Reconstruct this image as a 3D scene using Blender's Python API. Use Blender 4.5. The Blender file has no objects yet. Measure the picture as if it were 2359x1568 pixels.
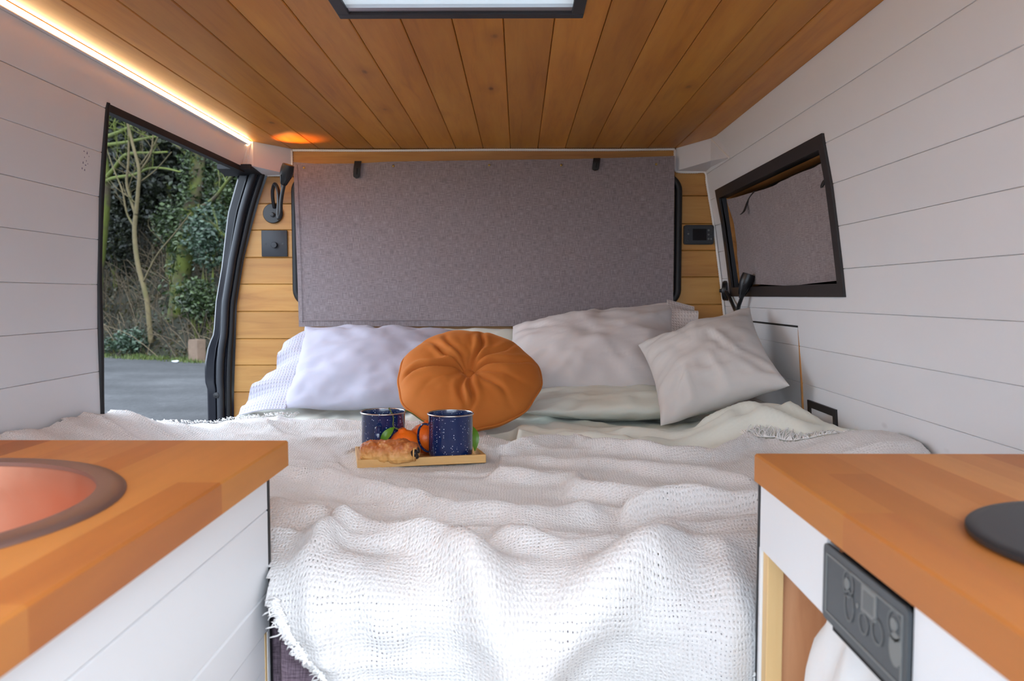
import bpy, bmesh, math, random
import numpy as np
from mathutils import Vector, Matrix, noise as mn

# ------------------------------------------------------------------ camera
# Camera-relative metres: x right, y towards the rear of the van, z up; the lens is at the origin,
# the van floor 1.09 m below it and the ground outside 1.65 m below it.
F = 1807.0; CX, CY = 1179.5, 784.0
PITCH = math.atan((CY - 680.0) / F); YAW = math.atan((1195.0 - CX) / (F / math.cos(PITCH)))
fwd = Vector((-math.sin(YAW) * math.cos(PITCH), math.cos(YAW) * math.cos(PITCH), -math.sin(PITCH)))
rgt = fwd.cross(Vector((0, 0, 1))).normalized(); upv = rgt.cross(fwd)
sc = bpy.context.scene
C = sc.collection
cam = bpy.data.cameras.new('camera'); cam_o = bpy.data.objects.new('camera', cam); C.objects.link(cam_o)
cam_o.matrix_world = Matrix((rgt, upv, -fwd)).transposed().to_4x4()
cam.sensor_width = 23.5; cam.lens = F / 2359 * 23.5; cam.clip_start = .02; cam.clip_end = 300
cam.dof.use_dof = True; cam.dof.focus_distance = 1.72; cam.dof.aperture_fstop = 5.0
sc.camera = cam_o
# ------------------------------------------------------------------ sky and exposure
w = bpy.data.worlds.new('overcast_sky'); sc.world = w; w.use_nodes = True
bg = w.node_tree.nodes['Background']; bg.inputs[0].default_value = (.79, .915, 1.07, 1); bg.inputs[1].default_value = 1.0
# the bright side of the overcast sky, behind the photographer
sun = bpy.data.lights.new('soft_sun', 'SUN'); sun.energy = .72; sun.angle = math.radians(55); sun.color = (.90, .97, 1.05)
sun_o = bpy.data.objects.new('soft_sun', sun); C.objects.link(sun_o); sun_o.rotation_euler = Vector((-.55, 1, -1.0)).to_track_quat('-Z', 'Y').to_euler(); sun_o.location = (3, -8, 6)
sc.view_settings.view_transform = 'Standard'; sc.view_settings.look = 'None'
sc.view_settings.gamma = 1; sc.view_settings.use_curve_mapping = False
sc.view_settings.exposure = 2.32
FLOOR = -1.09; GROUND = -1.65; REAR = 2.77; CEIL = .511; FRONT = -.05
rng = random.Random(7)

# ------------------------------------------------------------------ helpers
def ray(px, py): return fwd + rgt * ((px - CX) / F) + upv * ((CY - py) / F)
def onX(px, py, X): d = ray(px, py); return d * (X / d.x)
def onY(px, py, Y): d = ray(px, py); return d * (Y / d.y)
def onZ(px, py, Z): d = ray(px, py); return d * (Z / d.z)

def tag(o, label=None, cat=None, group=None, kind=None):
    if label: o['label'] = label
    if cat: o['category'] = cat
    if group: o['group'] = group
    if kind: o['kind'] = kind
    return o
def empty(name, loc=(0, 0, 0)):
    o = bpy.data.objects.new(name, None); C.objects.link(o); o.location = loc; o.empty_display_size = .05
    return o

class MB:
    def __init__(s): s.v = []; s.f = []; s.uv = None
    def add(s, vs, fs):
        n = len(s.v); s.v += [tuple(v) for v in vs]; s.f += [tuple(i + n for i in f) for f in fs]; return s
    def box(s, x0, x1, y0, y1, z0, z1, b=0):
        if b <= 0:
            v = [(x, y, z) for z in (z0, z1) for y in (y0, y1) for x in (x0, x1)]
            return s.add(v, [(0, 2, 3, 1), (4, 5, 7, 6), (0, 1, 5, 4), (1, 3, 7, 5), (3, 2, 6, 7), (2, 0, 4, 6)])
        bm = bmesh.new(); bmesh.ops.create_cube(bm, size=1)
        bmesh.ops.scale(bm, vec=(x1 - x0, y1 - y0, z1 - z0), verts=bm.verts)
        bmesh.ops.translate(bm, vec=((x0 + x1) / 2, (y0 + y1) / 2, (z0 + z1) / 2), verts=bm.verts)
        bmesh.ops.bevel(bm, geom=bm.edges[:], offset=b, segments=2, profile=.5, affect='EDGES')
        return s.bm(bm)
    def bm(s, bm, M=None):
        bm.verts.index_update()
        s.add([(M @ v.co if M else v.co) for v in bm.verts], [[v.index for v in f.verts] for f in bm.faces]); bm.free(); return s
    def prism(s, poly, axis, a, b, close=True):
        # poly: 2-d points, swept along axis ('x','y','z') from a to b
        def P(p, t): return {'x': (t, p[0], p[1]), 'y': (p[0], t, p[1]), 'z': (p[0], p[1], t)}[axis]
        n = len(poly); fs = [(i, (i + 1) % n, n + (i + 1) % n, n + i) for i in range(n)]
        if close: fs += [tuple(range(n - 1, -1, -1)), tuple(range(n, 2 * n))]
        return s.add([P(p, a) for p in poly] + [P(p, b) for p in poly], fs)
    def tube(s, pts, r, n=8, cap=True, flat=None):
        pts = [Vector(p) for p in pts]; k = len(pts)
        rr = r if isinstance(r, (list, tuple)) else [r] * k
        vs = []; fs = []; prev = None
        for i, p in enumerate(pts):
            t = (pts[min(i + 1, k - 1)] - pts[max(i - 1, 0)]).normalized()
            if prev is None:
                a = Vector((0, 0, 1)) if abs(t.z) < .9 else Vector((1, 0, 0)); prev = t.cross(a).normalized()
            u = (prev - t * prev.dot(t)).normalized(); prev = u; w_ = t.cross(u)
            for j in range(n):
                an = 2 * math.pi * j / n; vs.append(p + (u * math.cos(an) + w_ * math.sin(an)) * rr[i])
        for i in range(k - 1):
            for j in range(n):
                a = i * n + j; b = i * n + (j + 1) % n; fs.append((a, b, b + n, a + n))
        if cap: fs += [tuple(range(n - 1, -1, -1)), tuple(range((k - 1) * n, k * n))]
        return s.add(vs, fs)
    def lathe(s, prof, n=48, M=None, closed=False):
        vs = []; fs = []; k = len(prof)
        for r_, z in prof:
            for j in range(n):
                a = 2 * math.pi * j / n; v = Vector((r_ * math.cos(a), r_ * math.sin(a), z)); vs.append(M @ v if M else v)
        for i in range(k - 1 + (1 if closed else 0)):
            i2 = (i + 1) % k
            for j in range(n):
                fs.append((i * n + j, i * n + (j + 1) % n, i2 * n + (j + 1) % n, i2 * n + j))
        if not closed:
            if prof[0][0] > 1e-5: fs.append(tuple(range(n - 1, -1, -1)))
            if prof[-1][0] > 1e-5: fs.append(tuple(range((k - 1) * n, k * n)))
        return s.add(vs, fs)
    def grid(s, P, wrap_u=False):
        # P: array nu x nv x 3
        nu, nv = P.shape[:2]; vs = [tuple(map(float, p)) for p in P.reshape(-1, 3)]; fs = []
        for i in range(nu - (0 if wrap_u else 1)):
            for j in range(nv - 1):
                i2 = (i + 1) % nu; fs.append((i * nv + j, i2 * nv + j, i2 * nv + j + 1, i * nv + j + 1))
        return s.add(vs, fs)
    def build(s, name, mat, parent=None, smooth=None, uv=None):
        me = bpy.data.meshes.new(name); me.from_pydata(s.v, [], s.f); me.validate(); me.update()
        if uv is not None:
            L = me.uv_layers.new(name='uv'); idx = np.empty(len(me.loops), dtype=np.int32); me.loops.foreach_get('vertex_index', idx)
            L.data.foreach_set('uv', np.asarray(uv, dtype=np.float32)[idx].ravel())
        o = bpy.data.objects.new(name, me); C.objects.link(o)
        if mat: me.materials.append(mat)
        if smooth is not None:
            me.polygons.foreach_set('use_smooth', [True] * len(me.polygons))
            if smooth < 180: me.set_sharp_from_angle(angle=math.radians(smooth))
        if parent is not None: put(o, parent)
        return o
def put(o, parent):
    o.parent = parent; o.matrix_parent_inverse = Matrix.Translation(parent.location).inverted() if parent.type == 'EMPTY' else Matrix.Identity(4)
    return o
def fixn(o):
    bm = bmesh.new(); bm.from_mesh(o.data); bmesh.ops.recalc_face_normals(bm, faces=bm.faces); bm.to_mesh(o.data); bm.free(); return o

def catmull(pts, n=8):
    pts = [Vector(p) for p in pts]; out = []
    for i in range(len(pts) - 1):
        p0 = pts[max(i - 1, 0)]; p1 = pts[i]; p2 = pts[i + 1]; p3 = pts[min(i + 2, len(pts) - 1)]
        for k in range(n):
            t = k / n
            out.append(.5 * (2 * p1 + (p2 - p0) * t + (2 * p0 - 5 * p1 + 4 * p2 - p3) * t * t + (3 * p1 - p0 - 3 * p2 + p3) * t ** 3))
    out.append(pts[-1]); return out

def vnoise(x, y, seed=0):
    # smooth 2-d value noise in -1..1, on numpy arrays
    x = np.asarray(x, float); y = np.asarray(y, float)
    xi = np.floor(x).astype(np.int64); yi = np.floor(y).astype(np.int64); xf = x - xi; yf = y - yi
    def h(a, b):
        n = (a * 374761393 + b * 668265263 + seed * 974711) & 0x7fffffff
        n = ((n ^ (n >> 13)) * 1274126177) & 0x7fffffff
        return ((n ^ (n >> 16)) & 0xffff) / 32767.5 - 1
    u = xf * xf * xf * (xf * (xf * 6 - 15) + 10); v = yf * yf * yf * (yf * (yf * 6 - 15) + 10)
    return (h(xi, yi) * (1 - u) + h(xi + 1, yi) * u) * (1 - v) + (h(xi, yi + 1) * (1 - u) + h(xi + 1, yi + 1) * u) * v
def fbm(x, y, seed=0, o=3):
    s = 0; a = 1
    for k in range(o): s = s + a * vnoise(np.asarray(x) * 2 ** k, np.asarray(y) * 2 ** k, seed + k * 17); a *= .5
    return s
def poly_dist(x, y, pts):
    best = np.full(np.shape(x), 1e9)
    for (ax, ay), (bx, by) in zip(pts[:-1], pts[1:]):
        dx, dy = bx - ax, by - ay; t = np.clip(((x - ax) * dx + (y - ay) * dy) / (dx * dx + dy * dy + 1e-12), 0, 1)
        best = np.minimum(best, np.hypot(x - ax - t * dx, y - ay - t * dy))
    return best
def inside(x, y, poly):
    c = np.zeros(np.shape(x), bool); n = len(poly)
    for i in range(n):
        x0, y0 = poly[i]; x1, y1 = poly[(i + 1) % n]
        if y0 == y1: continue
        m = ((y0 > y) != (y1 > y)) & (x < (x1 - x0) * (y - y0) / (y1 - y0) + x0); c ^= m
    return c

# ------------------------------------------------------------------ materials
def srgb(r, g, b):
    f = lambda c: (c / 255 / 12.92) if c <= 10 else ((c / 255 + .055) / 1.055) ** 2.4
    return (f(r), f(g), f(b), 1)
class NT:
    def __init__(s, name):
        s.m = bpy.data.materials.new(name); s.m.use_nodes = True; s.t = s.m.node_tree; s.n = s.t.nodes; s.l = s.t.links
        s.b = s.n['Principled BSDF']; s.out = s.n['Material Output']
    def N(s, typ, **k):
        n = s.n.new(typ)
        for a, v in k.items():
            if a.startswith('i_'):
                key = a[2:]; key = int(key) if key.isdigit() else key.replace('_', ' ')
                s.set(n.inputs[key], v)
            else: setattr(n, a, v)
        return n
    def set(s, sock, v):
        if isinstance(v, bpy.types.NodeSocket): s.l.new(v, sock)
        else: sock.default_value = v
    def math(s, op, a, b=0., c=None, clamp=False):
        n = s.N('ShaderNodeMath', operation=op, use_clamp=clamp); s.set(n.inputs[0], a); s.set(n.inputs[1], b)
        if c is not None: s.set(n.inputs[2], c)
        return n.outputs[0]
    def mix(s, f, a, b, blend='MIX'):
        n = s.N('ShaderNodeMix', data_type='RGBA', blend_type=blend); s.set(n.inputs[0], f); s.set(n.inputs[6], a); s.set(n.inputs[7], b); return n.outputs[2]
    def ramp(s, f, stops):
        n = s.N('ShaderNodeValToRGB'); e = n.color_ramp.elements
        while len(e) < len(stops): e.new(.5)
        for el, (p, c) in zip(e, stops): el.position = p; el.color = c if len(c) == 4 else (*c, 1)
        s.set(n.inputs[0], f); return n.outputs[0]
    def coord(s, kind='Object', scale=(1, 1, 1), off=None):
        c = s.N('ShaderNodeTexCoord').outputs[kind]
        m = s.N('ShaderNodeMapping'); s.l.new(c, m.inputs[0]); m.inputs['Scale'].default_value = scale
        if off is not None:
            r = s.N('ShaderNodeObjectInfo').outputs['Random']; cx = s.N('ShaderNodeCombineXYZ')
            for i, k in enumerate(off): s.l.new(s.math('MULTIPLY', r, k), cx.inputs[i])
            s.l.new(cx.outputs[0], m.inputs['Location'])
        return m.outputs[0]
    def noise(s, vec, scale, detail=3., rough=.5, dist=0.):
        n = s.N('ShaderNodeTexNoise'); s.l.new(vec, n.inputs['Vector']); n.inputs['Scale'].default_value = scale
        n.inputs['Detail'].default_value = detail; n.inputs['Roughness'].default_value = rough; n.inputs['Distortion'].default_value = dist
        return n.outputs['Fac']
    def bump(s, h, strength=.3, dist=.002):
        n = s.N('ShaderNodeBump'); s.set(n.inputs['Height'], h); n.inputs['Strength'].default_value = strength; n.inputs['Distance'].default_value = dist
        s.l.new(n.outputs[0], s.b.inputs['Normal']); return n
    def base(s, col=None, rough=.5, metal=0., spec=None):
        if col is not None: s.set(s.b.inputs['Base Color'], col)
        s.set(s.b.inputs['Roughness'], rough); s.b.inputs['Metallic'].default_value = metal
        if spec is not None: s.b.inputs['Specular IOR Level'].default_value = spec
        return s
M = {}
def plain(name, col, rough=.5, metal=0., spec=None):
    t = NT(name); t.base(col, rough, metal, spec); M[name] = t.m; return t
plain('black_plastic', srgb(22, 22, 25), .38)
plain('satin_black', srgb(38, 40, 46), .5)
plain('rubber', srgb(20, 21, 25), .55)
plain('navy_paint', srgb(8, 11, 24), .18)
plain('black_frame', srgb(34, 28, 28), .45)
plain('seal_grey', srgb(26, 29, 37), .45)
plain('screen', srgb(20, 20, 24), .12)
plain('icon_grey', srgb(120, 122, 120), .5)
plain('icon_dim', srgb(96, 99, 99), .5)
plain('panel_grey', srgb(68, 72, 75), .45)
plain('hob_black', srgb(40, 41, 44), .42)
plain('steel', srgb(205, 205, 208), .22, 1.)
plain('brass', srgb(190, 160, 90), .35, 1.)
plain('white_paint_plain', srgb(218, 218, 222), .5)
plain('rope_white', srgb(232, 229, 226), .8)
plain('dark_gap', srgb(14, 13, 13), .8)
plain('leather_black', srgb(24, 22, 23), .6)
plain('stem_green', srgb(86, 96, 40), .6)
plain('choc', srgb(30, 22, 24), .4)
plain('leaf_fresh', srgb(92, 138, 28), .4)
plain('litter', srgb(180, 184, 190), .6)
plain('van_metal', srgb(60, 62, 68), .5)

def pine(name, axis, light, mid, dark, rough=.42, rand=.5):
    t = NT(name); sx = [30, 30, 30]; sx[axis] = 2.2
    v = t.coord('Object', tuple(sx), off=(7, 9, 11))
    g = t.noise(v, 1.6, 5, .62, .6)
    sx2 = [7, 7, 7]; sx2[axis] = .9; v2 = t.coord('Object', tuple(sx2), off=(13, 5, 3)); g2 = t.noise(v2, 1.0, 3, .55, .3)
    col = t.ramp(g, [(.3, dark), (.47, mid), (.72, light)])
    col2 = t.ramp(g2, [(.3, dark), (.5, mid), (.68, light)])
    c = t.mix(.55, col, col2)
    r = t.N('ShaderNodeObjectInfo').outputs['Random']
    br = t.math('MULTIPLY_ADD', r, rand, 1 - rand / 2)
    hs = t.N('ShaderNodeHueSaturation'); t.set(hs.inputs['Value'], br); t.set(hs.inputs['Color'], c); c = hs.outputs[0]
    sk = [9, 9, 9]; sk[axis] = 4.2; vk = t.coord('Object', tuple(sk), off=(21, 17, 29))
    vo = t.N('ShaderNodeTexVoronoi'); t.l.new(vk, vo.inputs['Vector']); vo.inputs['Scale'].default_value = 1.; vo.inputs['Randomness'].default_value = 1.
    sep = t.N('ShaderNodeSeparateColor'); t.l.new(vo.outputs['Color'], sep.inputs[0])
    sel = t.math('GREATER_THAN', sep.outputs[0], .62)
    dn = t.math('ADD', vo.outputs['Distance'], t.math('MULTIPLY', t.math('SUBTRACT', g, .5), .12))
    kn = t.N('ShaderNodeMapRange', i_1=.09, i_2=.035, i_3=0., i_4=1.); t.l.new(dn, kn.inputs[0])
    halo = t.N('ShaderNodeMapRange', i_1=.30, i_2=.06, i_3=0., i_4=.55); t.l.new(dn, halo.inputs[0])
    c = t.mix(t.math('MULTIPLY', halo.outputs[0], sel), c, dark)
    c = t.mix(t.math('MULTIPLY', t.math('MULTIPLY', kn.outputs[0], sel), .85), c, tuple(k * .42 for k in dark[:3]) + (1,))
    t.base(c, rough); t.bump(g, .12, .001); M[name] = t.m
pine('pine_ceiling', 1, srgb(208, 144, 52), srgb(192, 124, 35), srgb(162, 97, 24), .42, .22)
pine('pine_rear', 0, srgb(196, 148, 78), srgb(182, 128, 58), srgb(150, 96, 38), .45, .22)
pine('pine_post', 2, srgb(236, 205, 150), srgb(228, 190, 132), srgb(206, 160, 100), .5, .1)
pine('pine_reveal', 1, srgb(206, 150, 84), srgb(188, 130, 66), srgb(150, 96, 44), .5, .1)
pine('ply', 2, srgb(222, 168, 126), srgb(208, 150, 106), srgb(186, 126, 86), .55, .05)
pine('bamboo', 0, srgb(226, 184, 120), srgb(214, 168, 102), srgb(196, 146, 82), .45, .1)

def white_planks():
    t = NT('white_plank'); v = t.coord('Object', (20, 3, 20), off=(7, 9, 11)); g = t.noise(v, 1.5, 5, .6)
    v2 = t.coord('Object', (1.2, 1.2, 1.2), off=(3, 4, 5)); g2 = t.noise(v2, 2., 2)
    c = t.mix(g2, srgb(216, 217, 220), srgb(227, 228, 231))
    vk = t.coord('Object', (9, 4, 9), off=(21, 17, 29)); vo = t.N('ShaderNodeTexVoronoi'); t.l.new(vk, vo.inputs['Vector']); vo.inputs['Scale'].default_value = 1.
    kn = t.N('ShaderNodeMapRange', i_1=.07, i_2=.03, i_3=0., i_4=.30); t.l.new(vo.outputs['Distance'], kn.inputs[0])
    sep = t.N('ShaderNodeSeparateColor'); t.l.new(vo.outputs['Color'], sep.inputs[0])
    c = t.mix(t.math('MULTIPLY', kn.outputs[0], t.math('GREATER_THAN', sep.outputs[1], .6)), c, srgb(168, 160, 158))
    t.base(c, .42); t.bump(g, .10, .0008); M['white_plank'] = t.m
white_planks()
def cab_white():
    t = NT('cabinet_white'); v = t.coord('Object', (20, 3, 20), off=(7, 9, 11)); g = t.noise(v, 1.5, 4, .6)
    t.base(srgb(232, 234, 236), .38); t.bump(g, .06, .0006); M['cabinet_white'] = t.m
cab_white()
def linen():
    t = NT('grey_linen'); u = t.coord('UV')
    def st(sx, sy, seed):
        m = t.N('ShaderNodeMapping'); t.l.new(u, m.inputs[0]); m.inputs['Scale'].default_value = (sx, sy, 1); m.inputs['Location'].default_value = (seed, seed, 0)
        return t.noise(m.outputs[0], 1, 3, .6)
    a = st(40, 620, 3); b = st(620, 40, 9); big = t.noise(u, 5, 3)
    h = t.math('MULTIPLY', t.math('ADD', a, b), .5)
    c = t.ramp(h, [(.34, srgb(104, 94, 98)), (.5, srgb(140, 129, 131)), (.68, srgb(172, 162, 163))])
    c = t.mix(t.math('MULTIPLY', big, .25), c, srgb(120, 110, 114))
    t.base(c, .9, 0, .15); t.bump(h, .5, .001); t.b.inputs['Sheen Weight'].default_value = .15; M['grey_linen'] = t.m
linen()
def stave(name, cols):
    t = NT(name); v = t.coord('Object', (26, 3, 26), off=(7, 9, 11)); g = t.noise(v, 1.6, 4, .6, .4)
    r = t.N('ShaderNodeObjectInfo').outputs['Random']; c = t.ramp(r, cols)
    v2 = t.coord('Object', (9, 1.2, 9), off=(17, 3, 5)); g2 = t.noise(v2, 1.3, 3, .5, .5)
    st = t.N('ShaderNodeMapRange', i_1=.60, i_2=.74, i_3=0., i_4=.4); t.l.new(g2, st.inputs[0])
    c = t.mix(st.outputs[0], c, srgb(150, 84, 46))
    hs = t.N('ShaderNodeHueSaturation'); t.set(hs.inputs['Value'], t.math('MULTIPLY_ADD', g, .22, .89)); t.set(hs.inputs['Color'], c)
    t.base(hs.outputs[0], .5, 0, .3); t.bump(g, .05, .0006); M[name] = t.m
stave('beech', [(0., srgb(154, 88, 40)), (.2, srgb(200, 132, 66)), (.4, srgb(180, 110, 53)), (.65, srgb(210, 146, 82)), (.82, srgb(172, 100, 46)), (1., srgb(196, 126, 62))])
def copper():
    t = NT('copper'); v = t.coord('Object', (1, 1, 1)); vo = t.N('ShaderNodeTexVoronoi'); t.l.new(v, vo.inputs['Vector']); vo.inputs['Scale'].default_value = 60
    g = t.noise(v, 30, 4)
    t.base(t.mix(g, srgb(190, 132, 106), srgb(206, 150, 124)), t.math('MULTIPLY_ADD', g, .2, .40), 1.); t.bump(vo.outputs['Distance'], .12, .002); M['copper'] = t.m
    t = NT('copper_rim'); t.base(srgb(150, 122, 112), .5, .8); M['copper_rim'] = t.m
copper()
def cotton(name, col, col2, wr=.25, sheen=.1, weave=0):
    t = NT(name); v = t.coord('Object', (1, 1, 1)); g = t.noise(v, 14, 4, .55); f = t.noise(v, 420, 2)
    t.base(t.mix(g, col, col2), .85, 0, .2); h = t.math('ADD', g, t.math('MULTIPLY', f, .03))
    if weave:
        u = t.coord('UV'); wv = t.N('ShaderNodeTexWave', wave_type='BANDS', bands_direction='X'); t.l.new(u, wv.inputs[0]); wv.inputs['Scale'].default_value = weave
        w2 = t.N('ShaderNodeTexWave', wave_type='BANDS', bands_direction='Y'); t.l.new(u, w2.inputs[0]); w2.inputs['Scale'].default_value = weave * .8
        h = t.math('ADD', h, t.math('MULTIPLY', t.math('MULTIPLY', wv.outputs['Fac'], w2.outputs['Fac']), .9))
        t.bump(h, .6, .003)
    else: t.bump(h, wr, .004)
    t.b.inputs['Sheen Weight'].default_value = sheen; M[name] = t.m
cotton('pillow_white', srgb(176, 174, 189), srgb(184, 182, 197))
cotton('pillow_white_knit', srgb(178, 176, 190), srgb(190, 188, 200), weave=34)
cotton('pillow_grey', srgb(205, 198, 197), srgb(214, 208, 206))
cotton('pillow_grey_knit', srgb(196, 186, 184), srgb(212, 204, 200), weave=34)
cotton('cushion_greige', srgb(196, 190, 186), srgb(206, 201, 196), .2)
cotton('sheet_sage', srgb(214, 217, 206), srgb(224, 226, 216), .3)
cotton('towel', srgb(224, 222, 220), srgb(234, 233, 231), .4)
def velvet():
    t = NT('rust_velvet'); v = t.coord('Object', (1, 1, 1)); g = t.noise(v, 9, 4, .6); f = t.noise(v, 160, 3)
    t.base(t.mix(g, srgb(176, 98, 40), srgb(196, 118, 54)), .75, 0, .15); t.bump(t.math('ADD', g, t.math('MULTIPLY', f, .06)), .25, .003)
    t.b.inputs['Sheen Weight'].default_value = .5; t.b.inputs['Sheen Roughness'].default_value = .4; t.b.inputs['Sheen Tint'].default_value = srgb(240, 170, 110); M['rust_velvet'] = t.m
velvet()
def purple():
    t = NT('purple_weave'); v = t.coord('Object', (1, 1, 1)); a = t.noise(t.coord('Object', (500, 500, 60)), 1, 2); b = t.noise(t.coord('Object', (60, 60, 500)), 1, 2)
    h = t.math('MULTIPLY', t.math('ADD', a, b), .5)
    t.base(t.ramp(h, [(.35, srgb(70, 56, 66)), (.65, srgb(128, 110, 122))]), .9); t.bump(h, .4, .001); M['purple_weave'] = t.m
purple()
def throw():
    t = NT('throw_weave'); u = t.coord('UV'); di = t.noise(u, 22, 2)
    ns = t.N('ShaderNodeTexNoise'); t.l.new(u, ns.inputs['Vector']); ns.inputs['Scale'].default_value = 40; ns.inputs['Detail'].default_value = 2
    ad = t.N('ShaderNodeVectorMath', operation='MULTIPLY_ADD'); t.l.new(ns.outputs['Color'], ad.inputs[0]); ad.inputs[1].default_value = (.009, .009, 0); t.l.new(u, ad.inputs[2])
    sp = t.N('ShaderNodeSeparateXYZ'); t.l.new(ad.outputs[0], sp.inputs[0])
    P = .0053
    def yarn(s): return t.math('ABSOLUTE', t.math('SINE', t.math('MULTIPLY', s, math.pi / P)))
    a = yarn(sp.outputs[0]); b = yarn(sp.outputs[1])
    fz = t.noise(u, 330, 3, .7)
    big = t.noise(u, 9, 2); med = t.noise(u, 60, 2)
    gap = t.math('MULTIPLY', t.math('SUBTRACT', 1., a), t.math('SUBTRACT', 1., b))
    thr = t.math('ADD', t.math('MULTIPLY', big, -1.0), t.math('MULTIPLY', med, -.7))     # more open in patches
    hole = t.N('ShaderNodeMapRange', i_1=1.0, i_2=1.08, i_3=0., i_4=1.); t.set(hole.inputs[0], t.math('ADD', t.math('SUBTRACT', gap, thr), -.58))
    h = t.math('ADD', t.math('MAXIMUM', a, b), t.math('MULTIPLY', fz, 2.0))
    c = t.ramp(t.math('ADD', t.math('MULTIPLY', fz, .7), t.math('MULTIPLY', big, .3)), [(.28, srgb(208, 205, 201)), (.5, srgb(234, 232, 230)), (.7, srgb(244, 243, 242))])
    t.base(c, .95, 0, .1); t.bump(h, .65, .0028); t.b.inputs['Sheen Weight'].default_value = .2
    tr = t.N('ShaderNodeBsdfTransparent'); mx = t.N('ShaderNodeMixShader'); t.l.new(hole.outputs[0], mx.inputs[0]); t.l.new(t.b.outputs[0], mx.inputs[1]); t.l.new(tr.outputs[0], mx.inputs[2]); t.l.new(mx.outputs[0], t.out.inputs[0])
    M['throw_weave'] = t.m
    plain('throw_yarn', srgb(236, 234, 232), .95)
throw()
def enamel():
    t = NT('blue_enamel'); v = t.coord('Object', (1, 1, 1)); vo = t.N('ShaderNodeTexVoronoi'); t.l.new(v, vo.inputs['Vector']); vo.inputs['Scale'].default_value = 330
    sep = t.N('ShaderNodeSeparateColor'); t.l.new(vo.outputs['Color'], sep.inputs[0])
    rad = t.math('MULTIPLY', sep.outputs[0], .36); s1 = t.math('LESS_THAN', vo.outputs['Distance'], rad); sel = t.math('GREATER_THAN', sep.outputs[1], .68)
    t.base(t.mix(t.math('MULTIPLY', s1, sel), srgb(16, 38, 84), srgb(196, 208, 226)), .16); t.b.inputs['Coat Weight'].default_value = .5; M['blue_enamel'] = t.m
enamel()
def orange():
    t = NT('orange_peel'); v = t.coord('Object', (1, 1, 1)); vo = t.N('ShaderNodeTexVoronoi'); t.l.new(v, vo.inputs['Vector']); vo.inputs['Scale'].default_value = 420; g = t.noise(v, 20, 3)
    t.base(t.mix(g, srgb(236, 96, 14), srgb(244, 122, 30)), .36); t.bump(vo.outputs['Distance'], .25, .001); t.b.inputs['Subsurface Weight'].default_value = .08; t.b.inputs['Subsurface Radius'].default_value = (.01, .004, .001); M['orange_peel'] = t.m
orange()
def pastry():
    t = NT('pastry_crust'); v = t.coord('Object', (1, 1, 1)); g = t.noise(v, 45, 5, .65, .4); z = t.N('ShaderNodeSeparateXYZ'); t.l.new(v, z.inputs[0])
    lay = t.noise(t.coord('Object', (25, 25, 220)), 1, 3)
    top = t.N('ShaderNodeMapRange', i_1=.012, i_2=.032, i_3=0., i_4=1.); t.set(top.inputs[0], t.math('ADD', z.outputs[2], t.math('MULTIPLY', t.math('SUBTRACT', g, .5), .02)))
    pale = t.mix(lay, srgb(206, 146, 78), srgb(236, 190, 120)); brown = t.ramp(g, [(.3, srgb(140, 70, 30)), (.5, srgb(186, 106, 52)), (.72, srgb(226, 166, 104))])
    t.base(t.mix(top.outputs[0], pale, brown), .5); t.bump(t.math('ADD', g, lay), .6, .003); M['pastry_crust'] = t.m
pastry()
# outside
def ground():
    t = NT('gravel'); v = t.coord('Object', (1, 1, 1)); a = t.noise(v, .55, 4, .6); b = t.noise(v, 9, 4, .7); c_ = t.noise(t.coord('Object', (.25, 1.4, 1)), 1.2, 3)
    f = t.math('ADD', t.math('MULTIPLY', a, .5), t.math('ADD', t.math('MULTIPLY', b, .3), t.math('MULTIPLY', c_, .25)))
    t.base(t.ramp(f, [(.36, srgb(27, 27, 29)), (.52, srgb(46, 46, 48)), (.7, srgb(70, 70, 72))]), .85); t.bump(b, .8, .03); M['gravel'] = t.m
    t = NT('bank_soil'); v = t.coord('Object', (1, 1, 1)); a = t.noise(v, 1.6, 5, .65)
    t.base(t.ramp(a, [(.3, srgb(14, 15, 8)), (.5, srgb(30, 31, 17)), (.7, srgb(46, 39, 26))]), .95); t.bump(a, .8, .1); M['bank_soil'] = t.m
ground()
def leaf(name, a, b, c, rough=.5):
    t = NT(name); r = t.N('ShaderNodeNewGeometry').outputs['Random Per Island']; cc = t.ramp(r, [(0., a), (.5, b), (1., c)])
    t.base(cc, rough); tl = t.N('ShaderNodeBsdfTranslucent'); t.set(tl.inputs[0], cc); mx = t.N('ShaderNodeMixShader', i_0=.22)
    t.l.new(t.b.outputs[0], mx.inputs[1]); t.l.new(tl.outputs[0], mx.inputs[2]); t.l.new(mx.outputs[0], t.out.inputs[0]); M[name] = t.m
leaf('ivy_leaf', srgb(18, 29, 12), srgb(38, 54, 22), srgb(72, 86, 52), .5)
leaf('bush_leaf', srgb(24, 38, 27), srgb(45, 63, 46), srgb(80, 98, 80), .45)
leaf('evergreen_leaf', srgb(11, 15, 8), srgb(21, 28, 13), srgb(40, 45, 24), .6)
leaf('bramble_leaf', srgb(29, 32, 14), srgb(52, 54, 26), srgb(74, 63, 40), .5)
leaf('grass_blade', srgb(42, 54, 18), srgb(66, 84, 28), srgb(94, 100, 48), .6)
leaf('twig', srgb(46, 38, 28), srgb(80, 68, 50), srgb(112, 98, 76), .8)
def bark(name, a, b, moss, amt):
    t = NT(name); v = t.coord('Object', (1, 1, 1)); g = t.noise(v, 7, 5, .65); h = t.noise(v, 2.2, 3)
    c = t.mix(g, a, b); mm = t.N('ShaderNodeMapRange', i_1=amt + .1, i_2=amt - .1, i_3=0., i_4=1.); t.l.new(h, mm.inputs[0])
    t.base(t.mix(mm.outputs[0], c, moss), .9); t.bump(g, .8, .02); M[name] = t.m
bark('bark_mossy', srgb(44, 38, 26), srgb(70, 60, 42), srgb(70, 78, 20), .54)
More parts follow.
